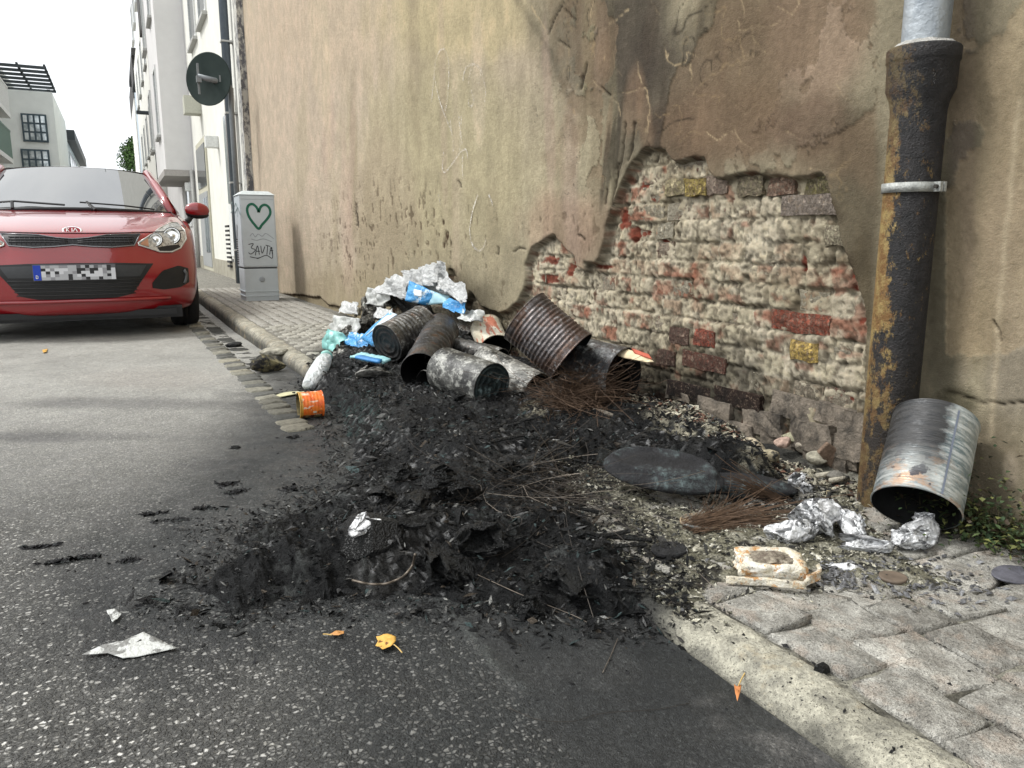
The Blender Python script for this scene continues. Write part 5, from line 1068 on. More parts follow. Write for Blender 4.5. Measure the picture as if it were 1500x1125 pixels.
# ---- papers and leaves
def flatthing(name, lab, cat, pts, z, mat, lift=.002, seed=0, sub=3):
    P = np.array([Gr(x, y, z) for x, y in pts]); n = len(P); c_ = P.mean(0); V = [tuple(c_+[0, 0, .003])]; R_ = 5
    for k in range(1, R_+1):
        for i in range(n):
            for q in range(sub):
                e = P[i]+(P[(i+1) % n]-P[i])*q/sub; p = c_+(e-c_)*k/R_; V.append(p)
    m_ = n*sub; V = np.array(V); V[:, 2] += lift*np.abs(fbm(V*40+seed, 3, seed))*2.2
    Fc = [(0, 1+i, 1+(i+1) % m_) for i in range(m_)]
    for k in range(R_-1): Fc += [(1+k*m_+i, 1+(k+1)*m_+i, 1+(k+1)*m_+(i+1) % m_, 1+k*m_+(i+1) % m_) for i in range(m_)]
    o = link(name, mk(name, V, Fc, True), mat); s = o.modifiers.new('thick', 'SOLIDIFY'); s.thickness = .0006; return tag(o, lab, cat)
pap = M('stained_paper', .7, 0, .4); pap.color(pap.mix(pap.noise(22, 3, .6, .52, .56, (1, 1, 1), 1.2), (.50, .51, .49), (.20, .20, .19))); pap.bump(pap.noise(30, 4), .003)
flatthing('paper_sheet', 'grey stained white paper lying flat on the asphalt at front left', 'paper', [(120,960),(150,945),(180,940),(210,926),(222,932),(260,950),(205,962),(180,965),(158,957)], .006, pap.m, .0012, 1)
flatthing('paper_scrap', 'small torn white scrap behind the larger paper', 'paper', [(156,896),(168,894),(178,900),(172,907),(165,913),(160,903)], .006, pap.m, .003, 2)
lf_ = M('yellow_leaf', .6, 0, .4); lf_.color(lf_.mix(lf_.noise(60, 3, .6, .62, .66), (.62, .36, .08), (.16, .07, .02)))
lw = flat('leaf_stem', (.55, .38, .14), .6)
def leaf(lab, pts, stem, z, mat, lift):
    t = thing('fallen_leaf', lab, 'leaf', group='fallen leaves'); o = flatthing('leaf_blade', None, None, pts, z, mat, lift, 3); o.parent = t
    for k in ('label', 'category', 'group'):
        if k in o: del o[k]
    s = MB().tube([Gr(x, y, z+.003) for x, y in stem], .0011, 5).build('leaf_stem', lw, t)
leaf('larger yellow fallen leaf with stem on the dark asphalt', [(551,934),(562,932),(580,933),(580,942),(572,949),(560,952),(550,946),(554,940)], [(577,944),(583,949),(589,956)], .010, lf_.m, .006)
leaf('smaller curled brown leaf on the asphalt left of the yellow leaf', [(484,929),(492,925),(504,925),(504,930),(496,932),(488,931)], [(486,930),(478,929),(473,929)], .008, flat('brown_leaf', (.45, .22, .07), .6), .004)
leaf('orange narrow leaf standing at the kerb edge', [(1075,1003),(1080,1006),(1086,1004),(1083,1020),(1080,1028),(1077,1018)], [(1082,1004),(1086,995),(1091,986)], .02, flat('orange_leaf', (.50, .20, .07), .6), .006)
leaf('tiny yellow leaf on the asphalt near the car', [(62,513),(70,511),(68,516),(63,517)], [(66,514),(69,513)], .006, lf_.m, .003)
tag(MB().hexa([G(1190,985,KH)+[0,0,.0],G(1205,990,KH),G(1218,986,KH),G(1205,978,KH),G(1192,984,KH)+[0,0,.012],G(1205,988,KH)+[0,0,.014],G(1215,984,KH)+[0,0,.010],G(1205,978,KH)+[0,0,.012]]).build('dark_pebble', CL, None, bevel=.002), 'black stone chip in the joint between kerb and slabs', 'stone chip')
# ---- weeds
gw = M('weed_leaf', .6, 0, .3); oc = gw.attr(); gw.color(oc.outputs['Color'])
r = np.random.default_rng(4); V = []; Fc = []; Cc = []
def leafq(p, d, L, wd_, c_):
    d = d/np.linalg.norm(d); s = np.cross(d, [0, 0, 1.]); s = s/(np.linalg.norm(s)+1e-6)*wd_; b = len(V); n_ = np.cross(s, d); n_ = n_/(np.linalg.norm(n_)+1e-9)*wd_*.4
    V.extend([p, p+d*L*.5+s+n_, p+d*L, p+d*L*.5-s+n_, p+d*L*.5]); Fc.extend([(b, b+1, b+4), (b+1, b+2, b+4), (b+2, b+3, b+4), (b+3, b, b+4)]); Cc.extend([c_]*5)
for i in range(2600):
    y = r.uniform(.74, 1.16); x = WX-.03-abs(r.normal(0, .065))-.035*(r.random() < .35); h = abs(r.normal(0, .042))*(1 if r.random() < .8 else 2.2)
    p = np.array([min(x, WX-.012), y, KH+.004+h]); th = r.uniform(0, 6.28)
    c_ = np.array([(.04, .065, .025), (.028, .05, .02), (.06, .085, .03), (.03, .035, .02), (.05, .035, .02), (.14, .15, .05)][r.integers(6)])*r.uniform(.7, 1.3)
    leafq(p, np.array([math.cos(th), math.sin(th), r.normal(.2, .5)]), r.uniform(.008, .020), r.uniform(.0025, .007), c_)
for i in range(420):
    y = r.uniform(.80, 1.20); p = np.array([WX-.02-abs(r.normal(0, .05)), y, KH]); th = r.uniform(0, 6.28); leafq(p, np.array([.5*math.cos(th)-.2, .5*math.sin(th), 1.]), r.uniform(.03, .10), .0012, np.array([.10, .09, .04]))
V = np.array(V); V[:, 0] = np.minimum(V[:, 0], WX-.004)
tag(link('weeds', mk('weeds', V, np.array([f for f in Fc]), False, np.array(Cc)), gw.m), 'low green weeds and dead stalks behind the canister', 'weeds', kind='stuff')
# ================================================================== downpipe
pp = AX(1322, 400, WX-.085); PYY = pp[1]; PXX = WX-.082
dp = thing('downpipe', 'rusty black cast iron downpipe with zinc upper pipe and steel bracket', 'downpipe', (PXX, PYY, 0))
im = M('rusty_cast_iron', .55, .1, .5); po = im.n.new('ShaderNodeSeparateXYZ'); im.l.new(im.space, po.inputs[0])
ymr = im.n.new('ShaderNodeMapRange'); ymr.inputs[1].default_value = PYY-.045; ymr.inputs[2].default_value = PYY+.045; im.l.new(po.outputs[1], ymr.inputs[0])
zmr = im.n.new('ShaderNodeMapRange'); zmr.inputs[1].default_value = 1.12; zmr.inputs[2].default_value = .85; im.l.new(po.outputs[2], zmr.inputs[0])
n_ = im.noise(20, 7, .82, .30, .70, (1, 1, .6)); ru = im.math('ADD', im.math('MULTIPLY', ymr.outputs[0], .38), im.math('MULTIPLY', n_, .62)); ru2 = im.n.new('ShaderNodeMapRange'); ru2.inputs[1].default_value = .44; ru2.inputs[2].default_value = .53; im.l.new(ru, ru2.inputs[0])
c_ = im.mix(im.noise(30, 5, .7, .35, .65), (.010, .010, .011), (.032, .029, .030)); rc = im.mix(im.noise(24, 5, .75, .42, .58), (.26, .13, .035), (.46, .33, .12))
c_ = im.mix(im.math('MULTIPLY', ru2.outputs[0], im.math('ADD', im.math('MULTIPLY', zmr.outputs[0], .6), .28)), c_, rc); zl = im.n.new('ShaderNodeMapRange'); zl.inputs[1].default_value = .55; zl.inputs[2].default_value = .25; im.l.new(po.outputs[2], zl.inputs[0])
c_ = im.mix(im.math('MULTIPLY', zl.outputs[0], .55), c_, (.045, .032, .020)); im.color(c_); im.bump(im.noise(60, 6, .75), .003, .9); im.bump(im.noise(220, 3), .0015, .8)
Zp = lambda py, px_=1335: AX(px_, py+13, PXX-.03)[2]
R0 = .0600
V, Fc = lathe([(R0*.95, .09), (R0, .10), (R0, Zp(240)), (R0, Zp(150)), (R0*1.06, Zp(135)), (R0*1.24, Zp(118)), (R0*1.26, Zp(80)), (R0*1.31, Zp(77)), (R0*1.31, Zp(60)), (R0*1.24, Zp(57)), (R0*.95, Zp(60))], 56)
n_ = fbm(V*[30, 30, 14], 4, 5); V[:, :2] *= (1+.012*n_)[:, None]; link('iron_pipe', mk('iron_pipe', V, Fc, True), im.m, dp)
zm = M('zinc_pipe', .5, .5, .5); zm.color(zm.mix(zm.noise(9, 5, .7, .4, .62, (1, 1, .3)), (.24, .27, .30), (.42, .45, .47))); zm.bump(zm.noise(40, 4), .001)
V, Fc = lathe([(.050, Zp(62)), (.050, Zp(40)), (.0515, 1.4), (.0515, 6.5)], 48); link('zinc_pipe', mk('zinc_pipe', V, Fc, True), zm.m, dp)
V, Fc = lathe([(R0*1.2, Zp(58)), (R0*1.0, Zp(52)), (.052, Zp(50)), (.050, Zp(49))], 48); V[:, 2] += .004*fbm(V*60, 2, 3); link('mortar_collar', mk('mortar_collar', V, Fc, True), flat('socket_mortar', (.45, .44, .41), .9, 0, .2, .3, 60, .002), dp)
zc = Zp(262, 1328); V, Fc = lathe([(R0+.0015, zc-.011), (R0+.005, zc-.011), (R0+.005, zc+.011), (R0+.0015, zc+.011)], 48)
br = link('bracket', mk('bracket', V, Fc, True), flat('galvanised_strap', (.36, .37, .35), .5, .4, .5, .3, 60, .0006), dp)
ey = -R0-.005
MB().box(-.010, .0, ey-.016, ey+.008, zc-.011, zc+.011).box(.004, .012, ey-.016, ey+.008, zc-.011, zc+.011).build('bracket_ear', br.data.materials[0], br)
MB().tube([(-.018, ey-.008, zc), (.02, ey-.008, zc)], .005, 6).build('bolt', flat('bolt_dark', (.05, .045, .04), .5, .5), br)
MB().tube([(.04, 0, zc), (.10, 0, zc)], .006, 6).build('wall_pin', flat('pin_dark', (.06, .05, .04), .5, .5), dp)
V, Fc = lathe([(.075, .105), (.070, .125), (.062, .135)], 24)
# ================================================================== street cabinet
cb = G(382, 441, KH); YC = cb[1]
x0, x1 = AY(357, 400, YC)[0], AY(408, 400, YC)[0]; ztop = AY(382, 286, YC)[2]; zmid = AY(382, 392, YC)[2]; DEP = .42
cab = thing('street_cabinet', 'grey utility cabinet with green heart graffiti standing against the wall', 'cabinet', (0, 0, 0))
gpl = flat('grey_polyester', (.50, .55, .57), .6, 0, .4, .07, 6)
MB().box(x0+.008, x1-.006, YC+.006, YC+DEP-.006, KH+.0, zmid-.012).build('base', gpl, cab, bevel=.006)
bd_ = MB().box(x0, x1, YC, YC+DEP, zmid+.004, ztop).build('cabinet_body', gpl, cab, bevel=.008)
MB().box(x0+.012, x1-.012, YC+.012, YC+DEP-.012, zmid-.014, zmid+.006).build('joint', flat('dark_gap', (.06, .065, .07), .8), cab)
ax_ = (x0+x1)/2
rf = MB(); e = .012
rf.hexa([(x0-e, YC-e, ztop+.002), (x1+e, YC-e, ztop+.002), (x1+e, YC+DEP+e, ztop+.002), (x0-e, YC+DEP+e, ztop+.002), (x0+.05, YC+.05, ztop+.045), (x1-.05, YC+.05, ztop+.045), (x1-.05, YC+DEP-.05, ztop+.045), (x0+.05, YC+DEP-.05, ztop+.045)])
rf.build('lid', flat('pale_lid', (.55, .60, .60), .6), cab, bevel=.006)
MB().box(x0+.012, x1-.012, YC-.004, YC+.002, zmid+.016, ztop-.05).build('door', gpl, cab, bevel=.003)
MB().box(x0+.012, x1-.012, YC-.0035, YC+.002, ztop-.044, ztop-.012).build('top_panel', gpl, cab, bevel=.002)
V, Fc = lathe([(.001, 0), (.026, 0), (.028, -.004), (.022, -.006), (.001, -.006)], 20); lk = link('lock', mk('lock', V, Fc, True), flat('lock_grey', (.33, .36, .38), .5), cab, tuple(AY(384, 409, YC)), (math.radians(-90), 0, 0))
for k in range(2): MB().box(x0-.006, x1, YC-.0, YC+DEP, KH+.05+.05*k, KH+.062+.05*k).build('rib', gpl, cab, bevel=.002)
for k in range(12): MB().box(x0-.004, x0+.002, YC+DEP-.12, YC+DEP-.01, zmid+.03+k*.024, zmid+.042+k*.024).build('vent_slot', flat('slot_dark', (.03, .03, .03), .8) if k == 0 else bpy.data.materials['slot_dark'], cab)
def tagrib(name, lines, w, mat, fn, nrm, parent):
    V, Fc = join([ribbon([fn(x, y) for x, y in L], w, nrm) for L in lines]); return link(name, mk(name, V, Fc), mat, parent)
fr_ = lambda x, y: AY(x, y, YC-.006)
tagrib('heart_graffiti', [[(379,311),(376,304),(370,299),(364,301),(362,308),(365,318),(372,328),(379,335),(384,329),(392,320),(396,312),(394,304),(388,300),(382,303),(379,311)]], .026, flat('green_paint', (.010, .12, .07), .6), fr_, (0, 1, 0), cab)
blk_ = flat('black_marker', (.02, .02, .025), .6)
tagrib('scrawl_graffiti', [[(364,358),(371,357),(368,363),(374,366),(368,372),(364,370)],[(374,374),(377,360),(380,373)],[(375,368),(381,368)],[(382,360),(384,371),(388,361)],[(389,359),(396,361)],[(392,360),(391,373)],[(395,373),(397,362),(399,372)],[(396,367),(400,367)],[(366,376),(378,378),(390,374),(399,378),(398,362)],[(376,379),(380,378)]], .008, blk_, fr_, (0, 1, 0), cab)
tagrib('faint_scrawl', [[(366,346),(370,342),(374,347),(378,343),(384,346),(389,342),(396,346),(401,350)],[(368,350),(376,352),(386,350),(398,354)]], .006, flat('grey_marker', (.26, .29, .32), .7), fr_, (0, 1, 0), cab)
sf_ = lambda x, y: AX(x, y, x0-.003)
tagrib('side_graffiti', [[(338,300),(340,296),(341,306),(338,312)],[(343,304),(345,298),(347,305),(344,312)],[(348,318),(348,304),(352,315),(352,300)]], .016, flat('grey_green_paint', (.20, .26, .26), .7), sf_, (1, 0, 0), cab)
tagrib('side_sticker', [[(347,329),(347,340),(347,352)]], .045, blk_, sf_, (1, 0, 0), cab)
# ================================================================== car
S = 1.07
cp_ = C0+ray(112, 403)*5.95
car = thing('parked_car', 'red small hatchback parked facing the camera at the kerb', 'car', (cp_[0]-.005, cp_[1], 0)); car.scale = (S, S, S)
pm_ = M('red_paint', .28, 0, .5); pm_.color((.24, .004, .008)); pm_.b.inputs['Coat Weight'].default_value = 1;  pm_.b.inputs['Coat Roughness'].default_value = .04; RED = pm_.m
BLK = flat('black_plastic', (.012, .012, .013), .5, 0, .4, .2); gl = M('car_glass', .02, .0, .5); gl.b.inputs['IOR'].default_value = 3.4; gl.color((.03, .034, .038)); GLS = gl.m
CHR = flat('chrome', (.75, .75, .75), .15, 1.)
ROWS = [(.13,.17,.76,.42,0),(.05,.20,.80,.45,0),(.015,.30,.84,.48,0),(.0,.42,.855,.50,0),(.0,.50,.86,.50,.005),(.025,.58,.86,.50,.01),(.05,.64,.86,.50,.01),(.075,.70,.86,.52,.01),(.115,.755,.86,.56,.02),(.18,.79,.855,.60,.035),(.32,.835,.85,.60,.03),(.55,.89,.835,.55,.005),(.80,.935,.81,.42,-.01),(.98,.96,.79,.30,-.015)]
RW = np.array(ROWS)
def bp(v, t):
    v = min(max(v, 0), len(ROWS)-1.0001); i = int(v); f = v-i; r0 = RW[max(i-1, 0)]; r1 = RW[i]; r2 = RW[i+1]; r3 = RW[min(i+2, len(ROWS)-1)]
    r = .5*((2*r1)+(-r0+r2)*f+(2*r0-5*r1+4*r2-r3)*f*f+(-r0+3*r1-3*r2+r3)*f**3)
    yc, zc, w, sw, dz = r; a = abs(t)
    return np.array([w*(t if a < .5 else math.copysign(.5+.5*math.sin((a-.5)/.5*math.pi/2)**1.0*1.0, t))*1.0, yc+sw*a**3.2+.03*a**2, zc+dz*a**3])
nv, nt = 70, 61
P = np.array([[bp(v, t) for t in np.linspace(-1, 1, nt)] for v in np.linspace(0, len(ROWS)-1.001, nv)])
body = grid('body', P, RED, car)
# body sides
sd = []
for side in (-1, 1):
    E_ = P[:, 0 if side < 0 else -1]
    cols_ = [E_]
    for yv_, xs_ in ((1.1, .868), (1.9, .872), (2.9, .865), (3.6, .82), (3.95, .70)):
        q = E_.copy(); q[:, 0] = side*(xs_-.06*sst(.75, .96, E_[:, 2])-.04*sst(.4, .17, E_[:, 2])); q[:, 1] = np.maximum(yv_, E_[:, 1]+.02); q[:, 2] = E_[:, 2]+.02*(yv_-1); cols_.append(q)
    grid('side_panel', np.stack(cols_, 1), RED, car)
def smoothgrid(A, B, nu, nv_, f): return np.array([[f(u, v) for u in np.linspace(-1, 1, nu)] for v in np.linspace(0, 1, nv_)])
def scr(u, v): a = abs(u); w = .735+(.575-.735)*v; return np.array([u*w, .99+.83*v+(.26-.06*v)*a**2.6, .975+.425*v-.03*v*v+.0-.02*a**2])
grid('windscreen', smoothgrid(0, 0, 31, 14, scr), GLS, car)
def roof(u, v): a = abs(u); w = .60+.02*math.sin(v*math.pi)-.05*v; e = scr(u, 1); return np.array([u*w, e[1]+.0+(3.55-e[1])*v, 1.371+.072*math.sin(min(v*2.2, 1.57))-.03*v*v-.02*a*a-.03*a**2.4*min(v*4, 1)])
grid('roof', smoothgrid(0, 0, 31, 20, roof), RED, car)
for side in (-1, 1):
    a0 = scr(side, 0); a1 = scr(side, 1)
    pts = [a0+[side*.015, .01, -.005], scr(side, .33)+[side*.022, .0, .0], scr(side, .66)+[side*.022, 0, .0], a1+[side*.018, 0, -.003]]
    MB().tube(pts, .040, 8).build('pillar', RED, car, True)
    Q = np.array([[[side*(.74+.0*u), 1.30, .96], [side*.76, 2.2, .98], [side*.74, 3.4, 1.02]], [[side*.60, 2.02, 1.37], [side*.60, 2.5, 1.40], [side*.57, 3.3, 1.36]]]) if False else None
    sw = MB(); sw.poly([(side*.80, 1.15, .95), (side*.81, 2.2, .97), (side*.80, 3.5, 1.0), (side*.60, 3.3, 1.36), (side*.62, 2.5, 1.40), (side*.60, 1.95, 1.37)]); sw.build('side_window', flat('dark_glass', (.02, .022, .025), .08, 0, .8) if side < 0 else bpy.data.materials['dark_glass'], car)
# patches that follow the front surface
def onbody(x, z, off):
    lo, hi = 0., 11.
    t0 = 0
    for _ in range(26):
        v = (lo+hi)/2
        a, b = 0., 1.
        for _ in range(22):
            t0 = (a+b)/2
            if bp(v, t0)[0] < abs(x): a = t0
            else: b = t0
        if bp(v, t0)[2] < z: lo = v
        else: hi = v
    p = bp(v, t0); p[0] = x; p[1] -= off; return p
def patch(name, top, bot, off, mat, parent, n=24, m=8, depth=0.):
    top, bot = np.array(top, float), np.array(bot, float)
    def ip(L, s):
        d = np.r_[0, np.cumsum(np.hypot(*np.diff(L, axis=0).T))]; d /= d[-1]; return np.array([np.interp(s, d, L[:, 0]), np.interp(s, d, L[:, 1])])
    P = np.array([[onbody(*(ip(bot, u)*(1-v)+ip(top, u)*v), off-depth*math.sin(math.pi*v)**.5*(1 if 0 < u < 1 else 0)) for v in np.linspace(0, 1, m)] for u in np.linspace(0, 1, n)])
    return grid(name, P, mat, parent), P
hex_ = M('grille_mesh', .5, 0, .4); hex_.color((.010, .010, .011)); HXM = hex_.m
g, _ = patch('upper_grille', [(-.45,.765),(-.22,.757),(-.10,.735),(0,.728),(.10,.735),(.22,.757),(.45,.765)], [(-.40,.685),(-.25,.672),(-.12,.678),(0,.690),(.12,.678),(.25,.672),(.40,.685)], .003, HXM, car, 40, 6)
for nm, L in (('grille_trim', [(-.45,.768),(-.22,.760),(-.10,.738),(0,.731),(.10,.738),(.22,.760),(.45,.768),(.40,.682),(.25,.669),(.12,.675),(0,.687),(-.12,.675),(-.25,.669),(-.40,.682),(-.45,.768)]),):
    pts = []
    for a, b in zip(L[:-1], L[1:]):
        for s in (0, .5): pts.append(onbody(a[0]+(b[0]-a[0])*s, a[1]+(b[1]-a[1])*s, .006))
    pts.append(pts[0]); MB().tube(pts, .005, 6).build(nm, CHR if False else flat('dark_chrome', (.22, .22, .23), .3, .8), g, True)
mb = MB()
for k in range(3):
    for sd_ in (-1, 1):
        mb.tube([onbody(sd_*x, .752-.018*(k+.4)-.018*math.exp(-(x/.1)**2)*(1-k/3.), .007) for x in np.linspace(.03, .40, 9)], .0035, 5)
for k in range(-13, 14):
    mb.tube([onbody(k*.03, .745-.02*math.exp(-(k*.03/.1)**2), .006), onbody(k*.03+.008, .69, .006)], .0022, 4)
mb.build('grille_bars', flat('grille_grey', (.045, .045, .048), .4), g, True)
g2, _ = patch('lower_grille', [(-.52,.545),(-.3,.555),(0,.558),(.3,.555),(.52,.545)], [(-.36,.325),(-.25,.300),(0,.296),(.25,.300),(.36,.325)], .003, BLK, car, 40, 10)
mb = MB()
for k in range(5):
    z = .33+k*.026; mb.tube([onbody(x, z, .006) for x in np.linspace(-.38-.012*k, .38+.012*k, 13)], .004, 5)
mb.build('lower_bars', flat('bar_black', (.03, .03, .03), .4), g2, True)
patch('upper_blank', [(-.47,.535),(0,.545),(.47,.535)], [(-.42,.455),(0,.455),(.42,.455)], .005, flat('smoke_plastic', (.035, .037, .04), .45), g2, 30, 4)
pts = [onbody(x, .285-.01*abs(x), .012) for x in np.linspace(-.62, .62, 25)]; MB().tube(pts, .014, 6).build('bumper_crease', RED, car, True)
for sd_ in (-1, 1):
    fg, _ = patch('fog_recess', [(sd_*.50,.40),(sd_*.58,.49),(sd_*.70,.525),(sd_*.775,.50)], [(sd_*.50,.36),(sd_*.58,.345),(sd_*.70,.355),(sd_*.775,.39)], .004, BLK, car, 16, 6)
    pts = [onbody(sd_*x, z, .008) for x, z in ((.74,.49),(.755,.46),(.75,.42),(.735,.385))]; MB().tube(pts, .012, 6).build('fog_trim', flat('fog_grey', (.10, .10, .10), .4), fg, True)
    hl = thing('headlight', None, None); hl.parent = car
    HT = [(sd_*.43,.70),(sd_*.50,.745),(sd_*.60,.815),(sd_*.70,.865),(sd_*.745,.86),(sd_*.785,.80)]; HB = [(sd_*.43,.685),(sd_*.50,.660),(sd_*.575,.632),(sd_*.66,.630),(sd_*.73,.66),(sd_*.785,.73)]
    hm_ = M('lamp_house', .25, .5, .6) if sd_ < 0 else None
    if hm_: hm_.color(hm_.mix(hm_.noise(40, 2), (.30, .30, .29), (.62, .62, .60))); LH = hm_.m
    patch('lamp_housing', HT, HB, .004, LH, hl, 24, 10)
    pts = [onbody(*p_, .008) for p_ in HT+HB[::-1]+HT[:1]]; MB().tube(pts, .006, 6).build('lamp_rim', flat('lamp_rim_grey', (.55, .55, .52), .3, .3) if sd_ < 0 else bpy.data.materials['lamp_rim_grey'], hl, True)
    for (cx_, cz_, rr, nm) in ((.675, .752, .062, 'reflector'), (.555, .722, .046, 'reflector')):
        p_ = onbody(sd_*cx_, cz_, .018); V, Fc = lathe([(.001, .012), (rr*.22, .012), (rr*.25, -.006), (rr*.80, -.004), (rr*.9, .004), (rr, .006), (rr*1.04, 0)], 28)
        rm = flat('reflector_chrome', (.72, .72, .70), .12, .9, .5, .2, 90) if (sd_ < 0 and cx_ > .6) else bpy.data.materials['reflector_chrome']
        link(nm, mk(nm, V, Fc, True), rm, hl, tuple(p_), (math.radians(78), 0, -sd_*.35))
        V, Fc = lathe([(rr*.98, .0), (rr*1.08, .008), (rr*1.12, 0)], 28); link('reflector_ring', mk('ring', V, Fc, True), BLK, hl, tuple(p_), (math.radians(78), 0, -sd_*.35))
    patch('indicator', [(sd_*.445,.70),(sd_*.50,.735)], [(sd_*.445,.688),(sd_*.50,.672)], .010, flat('amber', (.40, .20, .12), .3) if sd_ < 0 else bpy.data.materials['amber'], hl, 4, 4)
    patch('dark_bezel', [(sd_*.56,.665),(sd_*.64,.680),(sd_*.72,.685)], [(sd_*.575,.640),(sd_*.66,.636),(sd_*.73,.665)], .008, BLK, hl, 6, 4)
    # mirror
    mr = thing('door_mirror', None, None); mr.parent = car
    mm = lumpmesh('mirror_cap', (.105, .055, .068), 3, .0, 1, 1, False, smooth=True); link('mirror_cap', mm, RED, mr, (sd_*.955, 1.22, .985), (0, sd_*.08, 0))
    mm = lumpmesh('mirror_base', (.098, .052, .04), 3, .0, 1, 1, False, smooth=True); link('mirror_base', mm, BLK, mr, (sd_*.955, 1.23, .948), (0, sd_*.08, 0))
    MB().tube([(sd_*.90, 1.23, .93), (sd_*.865, 1.25, .88), (sd_*.83, 1.27, .84)], .028, 8).build('mirror_stalk', BLK, mr, True)
    # wheel
    wh = thing('front_wheel', None, None); wh.parent = car; wh.location = (sd_*.755, .80, .298); wh.rotation_euler = (0, math.radians(90), 0)
    V, Fc = lathe([(.20, -.10), (.27, -.105), (.292, -.09), (.298, -.06), (.299, -.02), (.293, -.018), (.293, -.012), (.299, -.01), (.299, .01), (.293, .012), (.293, .018), (.299, .02), (.298, .06), (.292, .09), (.27, .105), (.20, .10)], 48); link('tyre', mk('tyre', V, Fc, True), flat('tyre_rubber', (.016, .016, .017), .85) if sd_ < 0 else bpy.data.materials['tyre_rubber'], wh)
    V, Fc = lathe([(.20, .095), (.19, .06), (.06, .07), (.001, .075)], 32); link('rim', mk('rim', V, Fc, True), flat('alloy', (.4, .4, .4), .3, .7) if sd_ < 0 else bpy.data.materials['alloy'], wh)
    rw = thing('rear_wheel', None, None); rw.parent = car; rw.location = (sd_*.755, 3.35, .298); rw.rotation_euler = (0, math.radians(90), 0)
    for c_ in wh.children: q = c_.copy(); COL.objects.link(q); q.parent = rw
MB().box(-.70, .70, .14, 3.8, .13, .22).build('underbody', BLK, car)
MB().box(-.66, .66, .10, .16, .155, .20).build('air_dam', BLK, car)
# number plate: blue euro band with D, unreadable grey and black field
pz_ = onbody(0, .49, 0); PYp = pz_[1]-.022
npl = MB().box(-.262, .262, PYp-.004, PYp+.006, .435, .550).build('number_plate', flat('plate_surround', (.10, .10, .11), .5), car, bevel=.002)
MB().box(-.258, -.212, PYp-.0075, PYp-.003, .440, .545).build('euro_band', flat('euro_blue', (.012, .05, .42), .4), npl)
PC = [(.62, .63, .66), (.02, .02, .022), (.28, .28, .30), (.42, .43, .45), (.12, .12, .13)]
PMt = [flat('plate_tone', c_, .5, 0, .4, .02) for c_ in PC]
pat = ["02000323341322310","11020334211021040","01002033201030100","00220312030010300","22300313320103120"]
bl = {i: MB() for i in range(5)}
for j, row in enumerate(["32332233431342314", "10200033112110210", "01010332100100230", "02023313010000310", "33233313321331330"]):
    for i, ch_ in enumerate(row):
        w_ = .468/17; bl[int(ch_)].box(-.210+i*w_, -.210+(i+1)*w_, PYp-.0065, PYp-.0035, .5438-(j+1)*.0207, .5438-j*.0207)
for k, b_ in bl.items():
    if b_.v: b_.build('plate_field', PMt[k], npl)['kind'] = 'stuff'
def letter(segs, ox, oz, s, w, y, parent, mat, name):
    mb = MB()
    for (a, b, c_, d_) in segs: 
        mb.tube([(ox+a*s, y, oz+b*s), (ox+c_*s, y, oz+d_*s)], w, 4)
    return mb.build(name, mat, parent)
letter([(0,0,0,1),(0,1,.5,.85),(.5,.85,.5,.15),(.5,.15,0,0)], -.243, .452, .022, .0022, PYp-.009, npl, flat('white_print', (.8, .8, .8), .5), 'letter_d')
# badge
bdp = onbody(0, .790, .006); V, Fc = lathe([(.001, .004), (.030, .004), (.032, .006), (.036, .006), (.038, 0)], 36); V[:, 0] *= 1.75; V[:, 1] *= .9
bg_ = link('badge', mk('badge', V, Fc, True), CHR, car, tuple(bdp), (math.radians(58), 0, 0))
V, Fc = lathe([(.001, 0), (.030, 0)], 36); V[:, 0] *= 1.72; V[:, 1] *= .88; link('badge_field', mk('badge_field', V, Fc, True), flat('badge_red', (.30, .02, .03), .3), bg_, (0, 0, .0052))
mb = MB()
for ox, segs in ((-.036, [(0,0,0,1),(0,.45,.6,1),(.12,.55,.65,0)]), (-.006, [(.2,0,.2,1)]), (.006, [(0,0,.55,1),(.55,1,1.05,0)])):
    for a, b, c_, d_ in segs: mb.tube([(ox+a*.026, (b-.5)*.030, .0070), (ox+c_*.026, (d_-.5)*.030, .0070)], .0030, 4)
mb.build('badge_letters', flat('badge_white', (.85, .85, .85), .3), bg_)
# bonnet line, wipers
for nm, pts in (('bonnet_gap', [bp(8.35+.5*abs(t)**2, t)+[0, -.002, .003] for t in np.linspace(-.80, .80, 40)]),): MB().tube(pts, .0030, 5).build(nm, BLK, car, True)
for sd_ in (-1, 1): MB().tube([bp(v, sd_*.835)+[0, 0, .002] for v in np.linspace(9.2, 13, 14)], .0030, 5).build('bonnet_gap', BLK, car, True)
MB().tube([scr(u, 0)+[0, -.02, -.006] for u in np.linspace(-1, 1, 21)], .018, 6).build('cowl', BLK, car, True)
w1 = MB().tube([scr(-.95, .06)+[0, -.03, .03], scr(-.6, .10)+[0, -.03, .02], scr(-.1, .03)+[0, -.03, .015]], .009, 6).tube([scr(-.6, .0)+[0, -.04, 0], scr(-.62, .09)+[0, -.035, .022]], .012, 6); w1.build('wiper', BLK, car)
w2 = MB().tube([scr(.05, .09)+[0, -.03, .015], scr(.5, .06)+[0, -.03, .012], scr(.82, .02)+[0, -.03, .012]], .007, 6).tube([scr(.2, -.02)+[0, -.04, .0], scr(.12, .09)+[0, -.035, .018]], .012, 6); w2.build('wiper', BLK, car)
